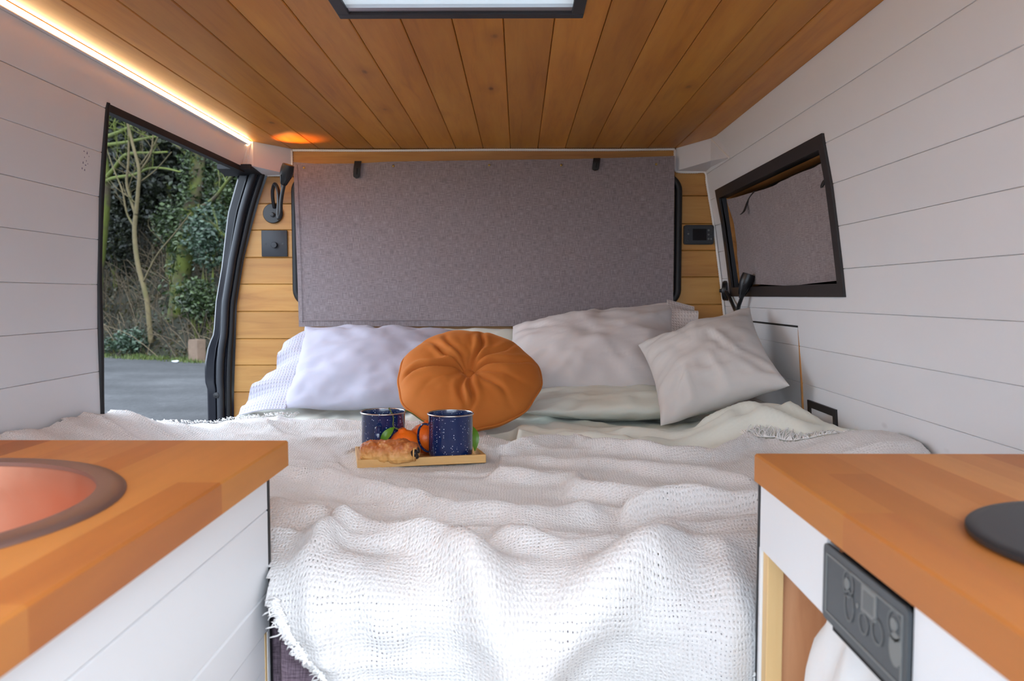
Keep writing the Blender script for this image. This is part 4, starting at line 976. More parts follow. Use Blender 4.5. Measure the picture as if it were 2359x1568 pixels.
def tangerine(lx, ly, r, label, tilt, stem, leaves):
    p = tray_pt(lx, ly); t = empty('tangerine', p); tag(t, label, 'fruit', 'tangerines on the tray')
    Mo = Matrix.Translation(p + Vector((0, 0, r * .86))) @ Matrix.Rotation(tilt[1], 4, 'Y') @ Matrix.Rotation(tilt[0], 4, 'X')
    prof = [(0, -.80), (.2, -.83), (.5, -.74), (.8, -.48), (.97, -.1), (.97, .18), (.84, .48), (.62, .70), (.42, .80), (.30, .86), (.24, .98), (.16, 1.04), (.06, 1.02), (0, 1.0)]
    MB().lathe([(a * r, b * r) for a, b in prof], 36, Mo).build('fruit_body', M['orange_peel'], t, 180)
    top = Mo @ Vector((0, 0, 1.0 * r)); pts = catmull([top] + [p + Vector(s) for s in stem], 5)
    MB().tube(pts, .0015, 6).build('stem', M['stem_green'], t, 180)
    for b, e, wd, u in leaves: leaf_mesh(p + Vector(b), p + Vector(e), wd, u).build('leaf', M['leaf_fresh'], t, 180)
    return Mo
tangerine(-.030, -.010, .034, 'smaller orange tangerine with leaf, left, behind the pastry', (.15, -.15), [(-.016, -.004, .062), (-.024, -.004, .070), (-.024, -.002, .088), (-.034, 0, .108)], [((-.022, -.006, .066), (-.050, -.016, .030), .009, (0, -1, .4))])
tangerine(.020, .024, .039, 'larger orange tangerine partly hidden behind the front mug', (-.15, .1), [(.000, 0, .070), (-.016, 0, .080), (-.030, .002, .090), (-.048, .004, .098)], [((.099, -.004, .066), (.112, -.03, .012), .010, (.5, -1, .3))])
# the second stem runs behind the mug to the leaf
# chocolate pastry
def pastry_mesh():
    nu, nv = 72, 48; P = np.zeros((nu, nv, 3)); u = np.linspace(-1, 1, nu)[:, None]; v = np.linspace(0, 2 * math.pi, nv, endpoint=False)[None, :]
    end = (1 - np.abs(u) ** 5).clip(0) ** .40
    ry = .031 * end * (1 + .05 * np.sin(u * 4 + 1)); rz = .0225 * end * (1 + .05 * np.sin(u * 5))
    flake = 1 + .07 * fbm(u * 9 + 0 * v, np.cos(v) * 3.5 + np.sin(v) * 2.7 + 4, 8, 3) + .07 * (np.mod(v * 1.27 + u * 1.6, 1.0) - .5) + .03 * np.sin(u * 14 + 3 * np.sin(v))
    cy = np.cos(v); sz = np.sin(v); sq_ = (np.abs(cy) ** 3 + np.abs(sz) ** 3) ** (-1 / 3)
    P[..., 0] = .0635 * u + 0 * v; P[..., 1] = ry * cy * sq_ * flake; P[..., 2] = np.maximum(rz * sz * sq_ * flake + .0215, .0002)
    return P
Pp = pastry_mesh(); pt = tray_pt(-.066, -.080, .0085); Mp = Matrix.Translation(pt) @ Matrix.Rotation(math.radians(-2), 4, 'Z')
pas = empty('chocolate_pastry', pt); tag(pas, 'golden chocolate filled pastry at the front of the tray', 'pastry')
m = MB(); m.grid(np.transpose(Pp, (1, 0, 2)), True); o = fixn(m.build('crust', M['pastry_crust'], None, 60)); o.matrix_world = Mp
o.parent = pas; o.matrix_parent_inverse = Matrix.Translation(pt).inverted()
m = MB()
for (cx_, cy_, cz_, r_) in ((.055, -.021, .022, .0088), (.0585, -.010, .026, .0075), (.0575, -.016, .015, .0065)):
    bm = bmesh.new(); bmesh.ops.create_icosphere(bm, subdivisions=2, radius=r_)
    for v in bm.verts: v.co *= 1 + .25 * mn.noise(v.co * 160); v.co.x *= .9; v.co += Vector((cx_, cy_, cz_))
    m.bm(bm, Mp)
m.build('chocolate_filling', M['choc'], pas, 180)
m = MB()
for k in range(3):
    R0 = .010 + .005 * k; m.tube([Mp @ Vector((.0575 - .0015 * k, -.013 + R0 * .9 * math.cos(a), .0205 + R0 * .8 * math.sin(a))) for a in np.linspace(.2 + k, 5.6 + k, 22)], .0017, 5)
m.build('swirl_layer', M['pastry_crust'], pas, 180)

# ================================================================== REAR WALL FITTINGS
def cloth_sheet(name, P, th, mat, uv, parent=None):
    # P: grid nu x nv x 3, thickened along the mean normal
    N = np.cross(P[-1, 0] - P[0, 0], P[0, -1] - P[0, 0]); N = N / np.linalg.norm(N); nu, nv = P.shape[:2]
    m = MB(); m.grid(P + N * th / 2); q = len(m.f); m.grid(P - N * th / 2); m.f = m.f[:q] + [f[::-1] for f in m.f[q:]]; e = nu * nv
    ring = [i * nv for i in range(nu)] + [(nu - 1) * nv + j for j in range(1, nv)] + [i * nv + nv - 1 for i in range(nu - 2, -1, -1)] + [j for j in range(nv - 2, 0, -1)]
    m.f += [(ring[i], ring[i - 1], e + ring[i - 1], e + ring[i]) for i in range(len(ring))]
    return fixn(m.build(name, M[mat], parent, 60, np.concatenate([uv, uv])))
BY = REAR - .026
bl = empty('rear_blind', (-.12, BY, -.11)); tag(bl, 'large grey linen blind hung over the rear window', 'blind')
U, V = np.meshgrid(np.linspace(0, 1, 110), np.linspace(0, 1, 46), indexing='ij')
ztop = np.interp(U, [0, .06, .17, .25, .5, .75, .9, 1], [.4605, .455, .456, .462, .4665, .4705, .476, .480]); zbot = -.110 + .004 * U
xL = -.781 + .010 * (1 - V) ; xR = .5375 + .002 * (1 - V)
P = np.stack([xL + (xR - xL) * U, BY + .004 * np.sin(U * 9) * (1 - V) + .003 * fbm(U * 6, V * 4, 3, 2) * (1 - V * .5) - .004 * V * 0, zbot + (ztop - zbot) * V], -1)
blc = cloth_sheet('blind_cloth', P, .002, 'grey_linen', np.stack([(U * 1.32).ravel(), (V * .58).ravel()], 1), bl)
hemz = lambda x: -.110 + .004 * (x + .78) / 1.32
MB().tube([(x, BY - .0028, -.1105 + .022 + .003 * (x + .78)) for x in np.linspace(-.762, .53, 60)], .0012, 5).build('hem_seam', M['grey_linen'], blc, 180)
MB().tube([(-.757 - .010 * t, BY - .0032, -.095 + .545 * t) for t in np.linspace(0, 1, 30)], .0010, 5).build('hem_seam', M['grey_linen'], blc, 180)
def strap(px, py0, py1, wd):
    a = onY(px, py0, BY - .005); b = onY(px, py1, BY - .008); n = 14; P = []
    for i in range(n + 1):
        t = i / n; k = wd / 2 * (1 if t < .8 else math.sqrt(max(0, 1 - ((t - .8) / .2) ** 2)) * .95 + .05); z = a.z + (b.z - a.z) * t; yy = BY - .006 - .006 * math.sin(t * math.pi)
        P.append([(a.x - k - .006 * t, yy, z), (a.x - .006 * t, yy - .001, z), (a.x + k - .006 * t, yy, z)])
    P = np.array(P); return P
for px, y0_, y1_ in ((825, 371, 411), (1375, 364, 393)):
    P = strap(px, y0_, y1_, .024); stp = cloth_sheet('strap', P, .003, 'leather_black', np.zeros((P.shape[0] * 3, 2)), bl)
    MB().tube([(P[6][1][0] + .001, P[6][1][1] - .0035, P[6][1][2]), (P[11][1][0] + .001, P[11][1][1] - .0035, P[11][1][2])], .0016, 6).build('strap_slot', M['dark_gap'], stp)
for px, py in ((700, 386), (906, 382), (1127, 380), (1293, 380), (1512, 378)):
    p = onY(px, py, BY - .004); MB().lathe([(.0042, 0), (.0036, .0018), (.0015, .0026), (0, .0027)], 14, Matrix.Translation((p.x, BY - .0025, p.z)) @ Matrix.Rotation(math.radians(90), 4, 'X')).build('stud', M['brass'], blc, 60)

# dimmer switch
sp_ = onY(633.5, 561, REAR); dm = empty('dimmer_switch', (sp_.x, REAR, sp_.z - .046)); tag(dm, 'square black dimmer plate under the left reading lamp', 'switch')
plt = MB().box(sp_.x - .0455, sp_.x + .0455, REAR - .0085, REAR - .0005, sp_.z - .046, sp_.z + .046, .002).build('plate', M['satin_black'], dm, 40)
kz = onY(631, 564, REAR - .02); MB().lathe([(.0105, 0), (.0105, .013), (.0095, .0145), (0, .0148)], 28, Matrix.Translation((kz.x, REAR - .0085, kz.z)) @ Matrix.Rotation(math.radians(90), 4, 'X')).build('knob', M['satin_black'], plt, 40)
for dx in (-.030, .030): MB().lathe([(.0032, 0), (.0032, .0006), (0, .0007)], 12, Matrix.Translation((sp_.x + dx, REAR - .0085, sp_.z - .001)) @ Matrix.Rotation(math.radians(90), 4, 'X')).build('screw_cap', M['black_plastic'], plt)
# heater controller
cp = onY(1608, 541, REAR); hc = empty('heater_controller', (cp.x, REAR, cp.z - .034)); tag(hc, 'black wall controller with small screen and buttons right of the blind', 'controller')
MB().prism(rrect(cp.x - .052, cp.x + .052, cp.z - .034, cp.z + .034, .008, 5), 'y', REAR - .014, REAR - .0005).build('body', M['black_plastic'], hc)
bez = MB().prism(rrect(cp.x - .047, cp.x + .047, cp.z - .029, cp.z + .029, .006, 5), 'y', REAR - .0165, REAR - .0138).build('bezel', M['satin_black'], hc)
MB().box(cp.x - .022, cp.x + .026, REAR - .0172, REAR - .016, cp.z - .020, cp.z + .020).build('screen', M['screen'], bez)
for i, (dx, dz) in enumerate(((-.037, .015), (-.037, .003), (-.037, -.009), (-.037, -.019), (.033, .015), (.042, .015), (.033, 0), (.042, 0), (.033, -.015), (.042, -.015))):
    MB().lathe([(.0034, 0), (.003, .0012), (0, .0014)], 12, Matrix.Translation((cp.x + dx, REAR - .0165, cp.z + dz)) @ Matrix.Rotation(math.radians(90), 4, 'X')).build('button', M['icon_dim'] if i in (1, 4, 6, 8, 9) else M['black_plastic'], bez, 60)

# reading lamps
def lamp_head(Mx, t, glow):
    hd_ = MB().lathe([(.0065, -.052), (.0085, -.044), (.0135, -.028), (.0205, -.008), (.0215, .010), (.0195, .026), (.0170, .027), (.0185, .010), (.0170, -.004), (0, -.006)], 28, Mx).build('lamp_head', M['black_plastic'], t, 60)
    MB().lathe([(0, .002), (.0165, .002), (.0165, .0032), (0, .0034)], 20, Mx).build('lens', M['lamp_glow'] if glow else M['screen'], hd_, 60)
    for k in range(6):
        a = math.radians(60 * k); MB().tube([Mx @ Vector((.0100 * math.cos(a), .0100 * math.sin(a), -.041)), Mx @ Vector((.0148 * math.cos(a), .0148 * math.sin(a), -.026)), Mx @ Vector((.0205 * math.cos(a), .0205 * math.sin(a), -.010))], .0013, 5).build('cooling_fin', M['black_plastic'], hd_, 180)
def aim(p, d):
    z = Vector(d).normalized(); x = z.cross(Vector((0, 1, .01))).normalized(); y = z.cross(x); Mx = Matrix((x, y, z)).transposed().to_4x4(); Mx.translation = p; return Mx
b0 = onY(630, 492, REAR); rl = empty('reading_lamp', (b0.x, REAR, b0.z)); tag(rl, 'black gooseneck reading lamp above the dimmer plate, aimed at the ceiling', 'lamp', 'gooseneck reading lamps')
MB().lathe([(.0345, 0), (.0345, .009), (.0325, .0115), (0, .0122)], 40, Matrix.Translation((b0.x, REAR - .0005, b0.z)) @ Matrix.Rotation(math.radians(90), 4, 'X')).build('wall_base', M['black_plastic'], rl, 40)
sw_ = onY(627, 494, REAR - .02); MB().lathe([(.0085, 0), (.0085, .005), (.006, .006), (.006, .010), (0, .0105)], 20, Matrix.Translation((sw_.x, REAR - .0125, sw_.z)) @ Matrix.Rotation(math.radians(90), 4, 'X')).build('push_button', M['black_plastic'], rl, 40)
Lq = [(632, 478, REAR - .012), (629, 462, REAR - .03), (628, 440, REAR - .045), (633, 424, REAR - .07), (640, 436, REAR - .095), (642, 462, REAR - .105), (641, 488, REAR - .11), (642, 503, REAR - .12), (646, 494, REAR - .135), (647, 470, REAR - .14), (650, 446, REAR - .145), (654, 426, REAR - .148)]
pts = catmull([onY(*q) for q in Lq], 6); MB().tube(pts, .0062, 10).build('gooseneck', M['black_plastic'], rl, 180)
hd = onY(660, 397, REAR - .150); hdir = Vector((.17, -.10, .50)); Mx = aim(hd, hdir); lamp_head(Mx, rl, True)
sl = bpy.data.lights.new('lamp_beam', 'SPOT'); sl.energy = .55; sl.color = (1., .30, .05); sl.spot_size = math.radians(95); sl.spot_blend = .9; sl.shadow_soft_size = .008
slo = bpy.data.objects.new('lamp_beam', sl); C.objects.link(slo); slo.matrix_world = Mx @ Matrix.Translation((0, 0, .012)) @ Matrix.Rotation(math.pi, 4, 'X'); wm = slo.matrix_world.copy(); slo.parent = rl; slo.matrix_parent_inverse = Matrix.Translation(rl.location).inverted(); slo.matrix_basis = wm
# right reading lamp on the side wall beside the window
zz = .016; xw = xr(zz); b1 = Vector((xw - .0005, 2.715, zz)); r2 = empty('reading_lamp', b1); tag(r2, 'black gooseneck reading lamp on the right wall beside the side window', 'lamp', 'gooseneck reading lamps')
Mb = Matrix.Translation(b1) @ Matrix.Rotation(math.radians(-90), 4, 'Y') @ Matrix.Rotation(math.radians(-25), 4, 'X')
MB().lathe([(.0345, -.002), (.0345, .010), (.0325, .0125), (0, .013)], 40, Mb).build('wall_base', M['black_plastic'], r2, 40)
MB().lathe([(.0085, .012), (.0085, .019), (.006, .02), (.006, .025), (0, .0255)], 20, Mb).build('push_button', M['black_plastic'], r2, 40)
Rq = [(1673, 672, 2.67), (1681, 686, 2.64), (1689, 703, 2.60), (1695, 716, 2.56), (1699, 717, 2.52), (1702, 704, 2.48), (1707, 690, 2.46), (1712, 676, 2.445)]
pts = catmull([onY(*q) for q in Rq], 6); MB().tube(pts, .0062, 10).build('gooseneck', M['black_plastic'], r2, 180)
hd = onY(1719, 650, 2.44); lamp_head(aim(hd, Vector((.22, -.08, .75))), r2, False)

# side blind in the right window
sb = empty('side_blind', (xr(.15) + .035, 2.2, .03)); tag(sb, 'small grey linen blind in the right side window', 'blind')
U, V = np.meshgrid(np.linspace(0, 1, 70), np.linspace(0, 1, 30), indexing='ij')
ya, yb = y0 + .004, y1 - .030; Z = (z0 + .004) + V * (.302 - z0 - .004 - .010 * np.sin(U * math.pi)) + .012 * V * (1 - U); Yv = yb + (ya - yb) * U
Xv = np.vectorize(xr)(Z) + .015 + .004 * np.sin(U * 14 + 1) * (1 - .4 * V) + .004 * fbm(U * 8, V * 3, 5, 2)
Z = Z + np.where(V < .02, .004 * np.sin(U * 8), 0)
cloth_sheet('blind_cloth', np.stack([Xv, Yv, Z], -1), .002, 'grey_linen', np.stack([(U * .85).ravel(), (V * .28).ravel()], 1), sb)
for pl_ in ([(1738, 440), (1727, 455), (1720, 470), (1714, 486), (1706, 494)], [(1908, 365), (1906, 388), (1908, 404), (1898, 418), (1893, 432)]):
    q = []
    for i, (px, py) in enumerate(pl_):
        X = xr(.27) + (.006 if i < 3 else -.001); q.append(onX(px, py, X))
    q = catmull(q, 5); n = len(q); P = np.zeros((n, 3, 3))
    for i, p in enumerate(q):
        k = .010 * (.6 + .4 * (i / n)) if i < n - 2 else .006
        P[i] = [(p.x, p.y - k, p.z), (p.x - .001, p.y, p.z), (p.x, p.y + k, p.z)]
    cloth_sheet('strap', P, .0025, 'leather_black', np.zeros((n * 3, 2)), sb)

# black framed outlet low on the right wall, mostly sunk behind the duvet
vf = empty('wall_vent', (xr(-.3), 1.93, -.36)); tag(vf, 'black framed wall vent behind the rumpled duvet', 'vent')
def wall_bar(y0, y1, z0, z1, lift, mat, nm):
    s = [(xr(z) - lift, z) for z in (z1, z0)] + [(xr(z) + .002, z) for z in (z0, z1)]; fixn(MB().prism(s, 'y', y0, y1).build(nm, M[mat], vf))
vy0, vy1, vz0, vz1 = 1.835, 2.015, -.40, -.268
wall_bar(vy0, vy1, vz1 - .018, vz1, .005, 'black_frame', 'frame_bar'); wall_bar(vy0, vy0 + .018, vz0, vz1 - .018, .005, 'black_frame', 'frame_bar'); wall_bar(vy1 - .018, vy1, vz0, vz1 - .018, .005, 'black_frame', 'frame_bar'); wall_bar(vy0 + .018, vy1 - .018, vz0, vz1 - .018, .0015, 'white_paint_plain', 'inset_panel')

# LED strip above the header
led = empty('led_strip', (-.902, 1.1, CEIL - .008)); tag(led, 'glowing warm LED strip along the left ceiling edge', 'light strip')
MB().box(-.9065, -.8975, FRONT, 2.628, CEIL - .0085, CEIL - .0035).build('glowing_tape', M['led'], led)
MB().box(-.9120, -.8965, FRONT, 2.630, CEIL - .0110, CEIL - .0088).build('channel', M['white_paint_plain'], led)

# ================================================================== OUTSIDE
E1 = Vector((.883, -.468, 0)); EN = Vector((.468, .883, 0)); P0 = Vector((-9.4, 20.1, GROUND))
def ext(px, py, d=0.):
    # point where a sight line meets the upright plane d metres behind the verge
    r_ = ray(px, py); t = (P0.dot(EN) + d) / r_.dot(EN); return r_ * t
gr = tag(MB().box(-60, 40, -30, 60, GROUND - .2, GROUND).build('ground', M['gravel']), kind='structure')
def bank():
    n1, n2 = 150, 40; S = np.linspace(-34, 26, n1)[:, None]; D = np.linspace(-.4, 12, n2)[None, :]
    H = GROUND - .05 + np.clip(D - .2, 0, None) * .98 - np.clip(D - 6, 0, None) * .25 + .35 * fbm(S * .7, D * .8, 3, 3) * np.clip(D, 0, 1)
    P = np.zeros((n1, n2, 3))
    for a in range(2): P[..., a] = P0[a] + E1[a] * S + EN[a] * D
    P[..., 2] = H; return P
PB = bank(); bk = tag(fixn(MB().grid(PB).build('bank', M['bank_soil'], None, 180)), kind='structure')
def bank_z(d): return GROUND - .05 + max(0, d - .2) * .98 - max(0, d - 6) * .25
def W(s, d, h): return P0 + E1 * s + EN * d + Vector((0, 0, h - GROUND))      # h = absolute z
def leaves(m, pts, size, R, var=.4, asp=.62):
    for p in pts:
        s = size * R.uniform(1 - var, 1 + var); a = R.uniform(0, 6.283); el_ = R.uniform(-.9, .9)
        d = Vector((math.cos(a) * math.cos(el_), math.sin(a) * math.cos(el_), math.sin(el_))); q = d.cross(Vector((R.uniform(-1, 1), R.uniform(-1, 1), R.uniform(-1, 1)))).normalized(); n_ = d.cross(q)
        k = len(m.v); m.v += [tuple(p - d * s * .5), tuple(p + q * s * asp * .5 + n_ * s * .12), tuple(p + d * s * .5), tuple(p - q * s * asp * .5 + n_ * s * .12)]
        m.f += [(k, k + 1, k + 2), (k, k + 2, k + 3)]
def blob(R, c, rx, ry, rz, n, shell=.45):
    out = []
    for _ in range(n):
        v = Vector((R.gauss(0, 1), R.gauss(0, 1), R.gauss(0, 1))).normalized(); t = R.uniform(shell, 1.05) * (1 + .3 * mn.noise(v * 2.3 + c)); out.append(c + E1 * (v.x * rx * t) + EN * (v.y * ry * t) + Vector((0, 0, v.z * rz * t)))
    return out
def limb(m, pts, r0, r1, n=7, jit=0., R=None, sub=6):
    q = catmull(pts, sub); k = len(q)
    if jit: q = [p + Vector((R.uniform(-1, 1), R.uniform(-1, 1), R.uniform(-1, 1))) * jit for p in q]
    m.tube(q, [r0 + (r1 - r0) * i / (k - 1) for i in range(k)], n); return q
def twigs(m, p, d, L, r, depth, R):
    pts = [p]; q = p.copy(); dd = d.copy()
    for i in range(4): dd = (dd + Vector((R.uniform(-.3, .3), R.uniform(-.3, .3), R.uniform(-.2, .3)))).normalized(); q = q + dd * (L / 4); pts.append(q.copy())
    m.tube(pts, [r * (1 - .17 * i) for i in range(5)], 5)
    if depth:
        for i in (1, 2, 3):
            d2 = (dd + Vector((R.uniform(-.9, .9), R.uniform(-.9, .9), R.uniform(-.3, .7)))).normalized(); twigs(m, pts[i], d2, L * .6, r * .6, depth - 1, R)
R = random.Random(21)
# ivy-clad mossy tree
t = empty('ivy_tree', ext(400, 830, 1.2)); tag(t, 'mossy ivy clad tree seen through the open side door', 'tree')
m = MB(); d_ = 1.2
trunk = limb(m, [ext(395, 800, d_), ext(425, 600, d_), ext(432, 520, d_), ext(450, 440, d_), ext(455, 360, d_), ext(462, 240, d_), ext(470, 80, d_), ext(480, -150, d_)], .24, .15, 10); fixn(m.build('trunk', M['bark_mossy'], t, 180))
for a, r0 in (([(455, 470), (490, 520), (540, 560), (600, 580)], .06), ([(440, 490), (490, 460), (530, 410), (590, 350)], .07), ([(456, 380), (400, 330), (340, 300)], .05), ([(462, 260), (520, 200), (580, 160)], .07), ([(466, 200), (400, 140), (330, 120)], .06)):
    m = MB(); q = limb(m, [ext(px, py, d_ - .2 * i) for i, (px, py) in enumerate(a)], r0, r0 * .3, 6)
    for k in range(3): twigs(m, q[len(q) // 2 + k * 2], Vector((R.uniform(-1, 1), R.uniform(-1, 1), .3)).normalized(), .9, r0 * .3, 1, R)
    fixn(m.build('branch', M['bark_mossy'], t, 180))
m = MB(); pts = []
for i, p in enumerate(trunk):
    for _ in range(46): pts.append(p + Vector((R.gauss(-.10, .20), R.gauss(-.15, .16), R.gauss(0, .13))))
leaves(m, pts, .13, R); m.build('ivy', M['ivy_leaf'], t, None)['kind'] = 'stuff'
# bare pale sapling
t = empty('bare_sapling', ext(345, 815, .35)); tag(t, 'bare pale sapling with forked stems outside the door', 'tree'); d_ = .35
m = MB(); limb(m, [ext(348, 790, d_), ext(338, 690, d_), ext(318, 610, d_), ext(310, 540, d_), ext(313, 490, d_)], .070, .055, 9); fixn(m.build('trunk', M['bark_pale'], t, 180))
for a, r0, r1 in (([(313, 495), (318, 440), (320, 390), (305, 330), (292, 270), (285, 200)], .055, .028), ([(313, 495), (300, 455), (292, 420), (296, 370), (296, 300), (290, 240)], .045, .02), ([(318, 400), (345, 360), (352, 320), (358, 250)], .03, .012), ([(320, 385), (352, 340), (368, 300), (370, 250)], .025, .01), ([(308, 520), (292, 490), (282, 440), (262, 390), (245, 340)], .03, .012), ([(330, 650), (360, 590), (400, 540), (440, 490)], .025, .01), ([(322, 420), (360, 390), (395, 350)], .02, .008)):
    m = MB(); q = limb(m, [ext(px, py, d_ - .05 * i) for i, (px, py) in enumerate(a)], r0, r1, 7)
    for k in (3, 9): 
        if k < len(q): twigs(m, q[k], Vector((R.uniform(-.6, .6), R.uniform(-.3, .3), .8)).normalized(), .8, r1 * .6, 1, R)
    fixn(m.build('branch', M['bark_pale'], t, 180))
# mossy limbs reaching in from a tree further left
t = empty('mossy_tree', ext(190, 830, .9)); tag(t, 'tree with long green mossy limbs at the left of the door opening', 'tree'); d_ = .9
m = MB(); tk = limb(m, [ext(205, 830, d_), ext(220, 650, d_), ext(238, 470, d_), ext(236, 380, d_), ext(215, 250, d_), ext(190, 60, d_), ext(170, -150, d_)], .22, .13, 9); fixn(m.build('trunk', M['bark_mossy'], t, 180))
for a, r0, r1 in (([(228, 318), (255, 312), (285, 300), (305, 290), (328, 284)], .07, .03), ([(228, 335), (260, 332), (300, 326), (345, 317), (385, 311)], .06, .03), ([(240, 415), (262, 390), (285, 360), (310, 353), (350, 352), (385, 350)], .07, .025), ([(240, 420), (262, 410), (310, 402), (345, 388), (380, 388), (415, 396)], .06, .02), ([(222, 290), (260, 262), (330, 235), (420, 215)], .06, .02)):
    m = MB(); q = limb(m, [ext(px, py, d_ - .25 * i / 2) for i, (px, py) in enumerate(a)], r0, r1, 7)
    for k in (8, 14, 19):
        if k < len(q): twigs(m, q[k], Vector((R.uniform(-.8, .8), R.uniform(-.4, .4), R.uniform(-.3, .9))).normalized(), .9, r1 * .5, 1, R)
    fixn(m.build('branch', M['moss'], t, 180))
# dark evergreens filling the back
for i, (s, d, rx, rz, hz) in enumerate(((-4.8, 4.6, 2.2, 2.6, 4.6), (-1.9, 4.0, 1.9, 2.4, 3.4), (.4, 4.6, 2.0, 2.5, 4.6), (2.6, 4.2, 2.0, 2.6, 3.6), (-.6, 6.6, 2.6, 2.8, 7.6), (4.8, 5.0, 2.2, 2.8, 5.0), (-3.4, 7.2, 2.6, 2.8, 7.8), (3.0, 7.0, 2.6, 2.8, 7.8), (-2.6, 2.6, 1.7, 2.6, 4.4), (-1.0, 2.9, 1.6, 2.4, 5.6), (-4.4, 4.0, 2.2, 2.8, 6.6), (-3.2, 5.2, 2.4, 2.8, 6.0), (-7.4, 4.2, 2.4, 3.0, 4.2), (-10.4, 4.4, 2.5, 3.2, 4.6), (-13.6, 4.2, 2.6, 3.2, 4.4), (-8.8, 6.6, 2.8, 3.2, 7.4))):
    c = W(s, d, hz); lab = ['dark evergreen at the far left of the bank', 'dark evergreen behind the mossy limbs', 'dark evergreen behind the bare sapling', 'dark evergreen behind the ivy clad trunk', 'tall dark evergreen high on the bank behind the sapling', 'dark evergreen hidden right of the door jamb', 'tall dark evergreen high on the left of the bank', 'tall dark evergreen high on the right of the bank', 'dark evergreen nearest the left edge of the door opening', 'dark evergreen whose crown fills the top of the door opening', 'dark evergreen high behind the mossy limbs at the left', 'dark evergreen just above the mossy limbs', 'dark evergreen hidden left of the door edge', 'second dark evergreen hidden left of the door edge', 'third dark evergreen hidden left of the door edge', 'tall dark evergreen hidden left of the door edge'][i]
    t = empty('evergreen_tree', W(s, d, bank_z(d))); tag(t, lab, 'tree', 'evergreens on the bank')
    m = MB(); limb(m, [W(s, d, bank_z(d) - .2), W(s + .1, d, (hz + bank_z(d)) / 2), c], .18, .1, 8); fixn(m.build('trunk', M['bark_mossy'], t, 180))
    m = MB(); leaves(m, blob(R, c, rx, 1.3, rz, 4600, .3), .19, R); m.build('crown', M['evergreen_leaf'], t)['kind'] = 'stuff'
# taller out-of-view trees added behind them to block sky light at the door
for i in range(13):
    s = -21 + 3.3 * i + R.uniform(-.6, .6); d = R.uniform(5.5, 8.5); hz = R.uniform(9.5, 12)
    t = empty('sky_block_tree', W(s, d, bank_z(d))); tag(t, 'unseen tall dark tree added above the bank to block the sky', 'tree', 'added sky blocking trees above the bank')
    m = MB(); limb(m, [W(s, d, bank_z(d) - .3), W(s + .2, d, hz * .6), W(s, d, hz)], .26, .12, 8); fixn(m.build('trunk', M['bark_mossy'], t, 180))
    m = MB(); leaves(m, blob(R, W(s, d, hz), 2.7, 2.0, 4.4, 2600, .3), .42, R); m.build('crown', M['evergreen_leaf'], t)['kind'] = 'stuff'
# ivy shrubs
for (px, py, d, rx, rz, n, mat, lab, sz) in ((302, 785, .15, .46, .33, 620, 'bush_leaf', 'low glossy ivy bush at the gravel edge', .11), (255, 795, .3, .25, .22, 200, 'bush_leaf', 'small ivy clump left of the low ivy bush', .10), (480, 545, .9, .75, .85, 1500, 'bush_leaf', 'broad grey green ivy mass beside the jamb', .12), (505, 440, 1.6, .6, 1.0, 1100, 'ivy_leaf', 'bright green ivy climbing high beside the jamb', .12), (455, 690, .7, .75, .6, 1300, 'ivy_leaf', 'green ivy heap above the stone block', .12), (392, 520, 1.9, .6, .8, 900, 'ivy_leaf', 'ivy tangle left of the mossy trunk', .12), (262, 560, 2.2, .9, 1.1, 1300, 'evergreen_leaf', 'dark shrub behind the pale sapling trunk', .14), (620, 600, 1.0, 1.1, 1.2, 1500, 'ivy_leaf', 'ivy mass hidden right of the jamb', .13), (120, 640, 1.0, 1.2, 1.2, 1500, 'ivy_leaf', 'ivy mass hidden left of the door edge', .13), (262, 430, 2.6, 1.2, 1.5, 2600, 'evergreen_leaf', 'dark thicket behind the mossy limbs', .2), (268, 300, 3.2, 1.3, 1.2, 2600, 'evergreen_leaf', 'dark thicket at the top left of the door opening', .2)):
    c = ext(px, py, d); t = empty('ivy_shrub', Vector((c.x, c.y, max(GROUND, bank_z(d))))); tag(t, lab, 'shrub', 'ivy shrubs on the bank')
    m = MB(); 
    for k in range(5): limb(m, [t.location + Vector((R.uniform(-.1, .1), R.uniform(-.1, .1), -.05)), t.location.lerp(c, .6) + Vector((R.uniform(-.2, .2), 0, 0)), c + E1 * R.uniform(-rx, rx) * .6 + Vector((0, 0, R.uniform(-.2, .5) * rz))], .025, .008, 5)
    fixn(m.build('stems', M['bark_mossy'], t, 180)); m = MB(); leaves(m, blob(R, c, rx, .45, rz, n, .35), sz, R); m.build('foliage', M[mat], t)['kind'] = 'stuff'
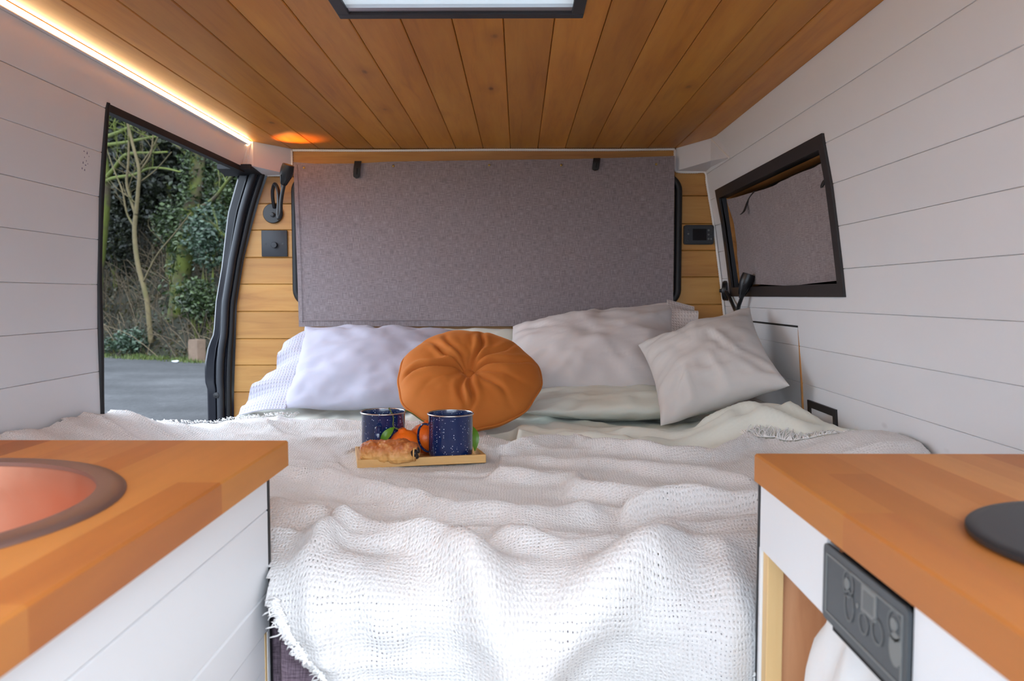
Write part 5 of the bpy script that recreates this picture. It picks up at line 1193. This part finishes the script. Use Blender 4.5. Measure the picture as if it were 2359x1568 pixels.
# undergrowth, twigs and verge
m = MB(); pts = []
for _ in range(15000):
    s = R.uniform(-15, 8); d = R.uniform(.1, 6.5); pts.append(W(s, d, bank_z(d) + abs(R.gauss(.1, .25))))
leaves(m, pts, .13, R); tag(m.build('undergrowth', M['bramble_leaf']), 'low green undergrowth covering the bank', 'undergrowth', kind='stuff')
m = MB()
for _ in range(1100):
    s = R.uniform(-8, 5); d = R.uniform(.1, 3.5); p = W(s, d, bank_z(d)); a = R.uniform(-1.2, 1.2); L = R.uniform(.5, 1.6); v = E1 * math.sin(a) + EN * R.uniform(-.5, .2) + Vector((0, 0, math.cos(a) * .8 + .15)); q = [p, p + v * L * .5 + Vector((0, 0, .12)), p + v * L + Vector((0, 0, -.1 * abs(a)))]
    m.tube(catmull(q, 3), [.011, .010, .009, .008, .007, .006, .004], 4, False)
tag(m.build('brambles', M['twig']), 'tangle of bare brown bramble stems on the bank', 'brambles', kind='stuff')
m = MB()
for _ in range(9000):
    s = R.uniform(-7, 7); d = R.gauss(.05, .16); k = fbm(np.array([s * 1.7]), np.array([d * 2]), 3, 2)[0]
    if k < -.35: continue
    p = W(s, d, max(GROUND, bank_z(d))); h = R.uniform(.03, .12) * (1 + .6 * k); a = R.uniform(0, 6.28); q = Vector((math.cos(a), math.sin(a), 0)) * .014; tip = p + Vector((R.uniform(-.04, .04), R.uniform(-.04, .04), h)); n_ = len(m.v); m.v += [tuple(p - q), tuple(p + q), tuple(tip)]; m.f.append((n_, n_ + 1, n_ + 2))
tag(m.build('grass_verge', M['grass_blade']), 'strip of short grass along the gravel edge', 'grass', kind='stuff')
# upright block at the edge of the gravel
c = ext(454, 812, .05); zb = max(GROUND, c.z - .02); bm = bmesh.new(); bmesh.ops.create_cube(bm, size=1); bmesh.ops.scale(bm, vec=(.37, .25, .58), verts=bm.verts); bmesh.ops.bevel(bm, geom=bm.edges[:], offset=.02, segments=2, affect='EDGES'); bmesh.ops.subdivide_edges(bm, edges=bm.edges[:], cuts=2, use_grid_fill=True)
for v in bm.verts: v.co += v.co.normalized() * .012 * mn.noise(v.co * 6)
Mb_ = Matrix.Translation((c.x, c.y, GROUND + .27)) @ Matrix.Rotation(math.radians(-28), 4, 'Z'); tag(MB().bm(bm, Mb_).build('stone_block', M['block_stone'], None, 40), 'upright brown stone block at the foot of the bank', 'stone block')
c = ext(405, 824, -.35); bm = bmesh.new(); bmesh.ops.create_icosphere(bm, subdivisions=2, radius=.09)
for v in bm.verts: v.co *= 1 + .5 * mn.noise(v.co * 18); v.co.z *= .3
tag(MB().bm(bm, Matrix.Translation((c.x, c.y, GROUND + .025))).build('litter_scrap', M['litter'], None, 180), 'crumpled white scrap lying at the grass edge', 'litter')
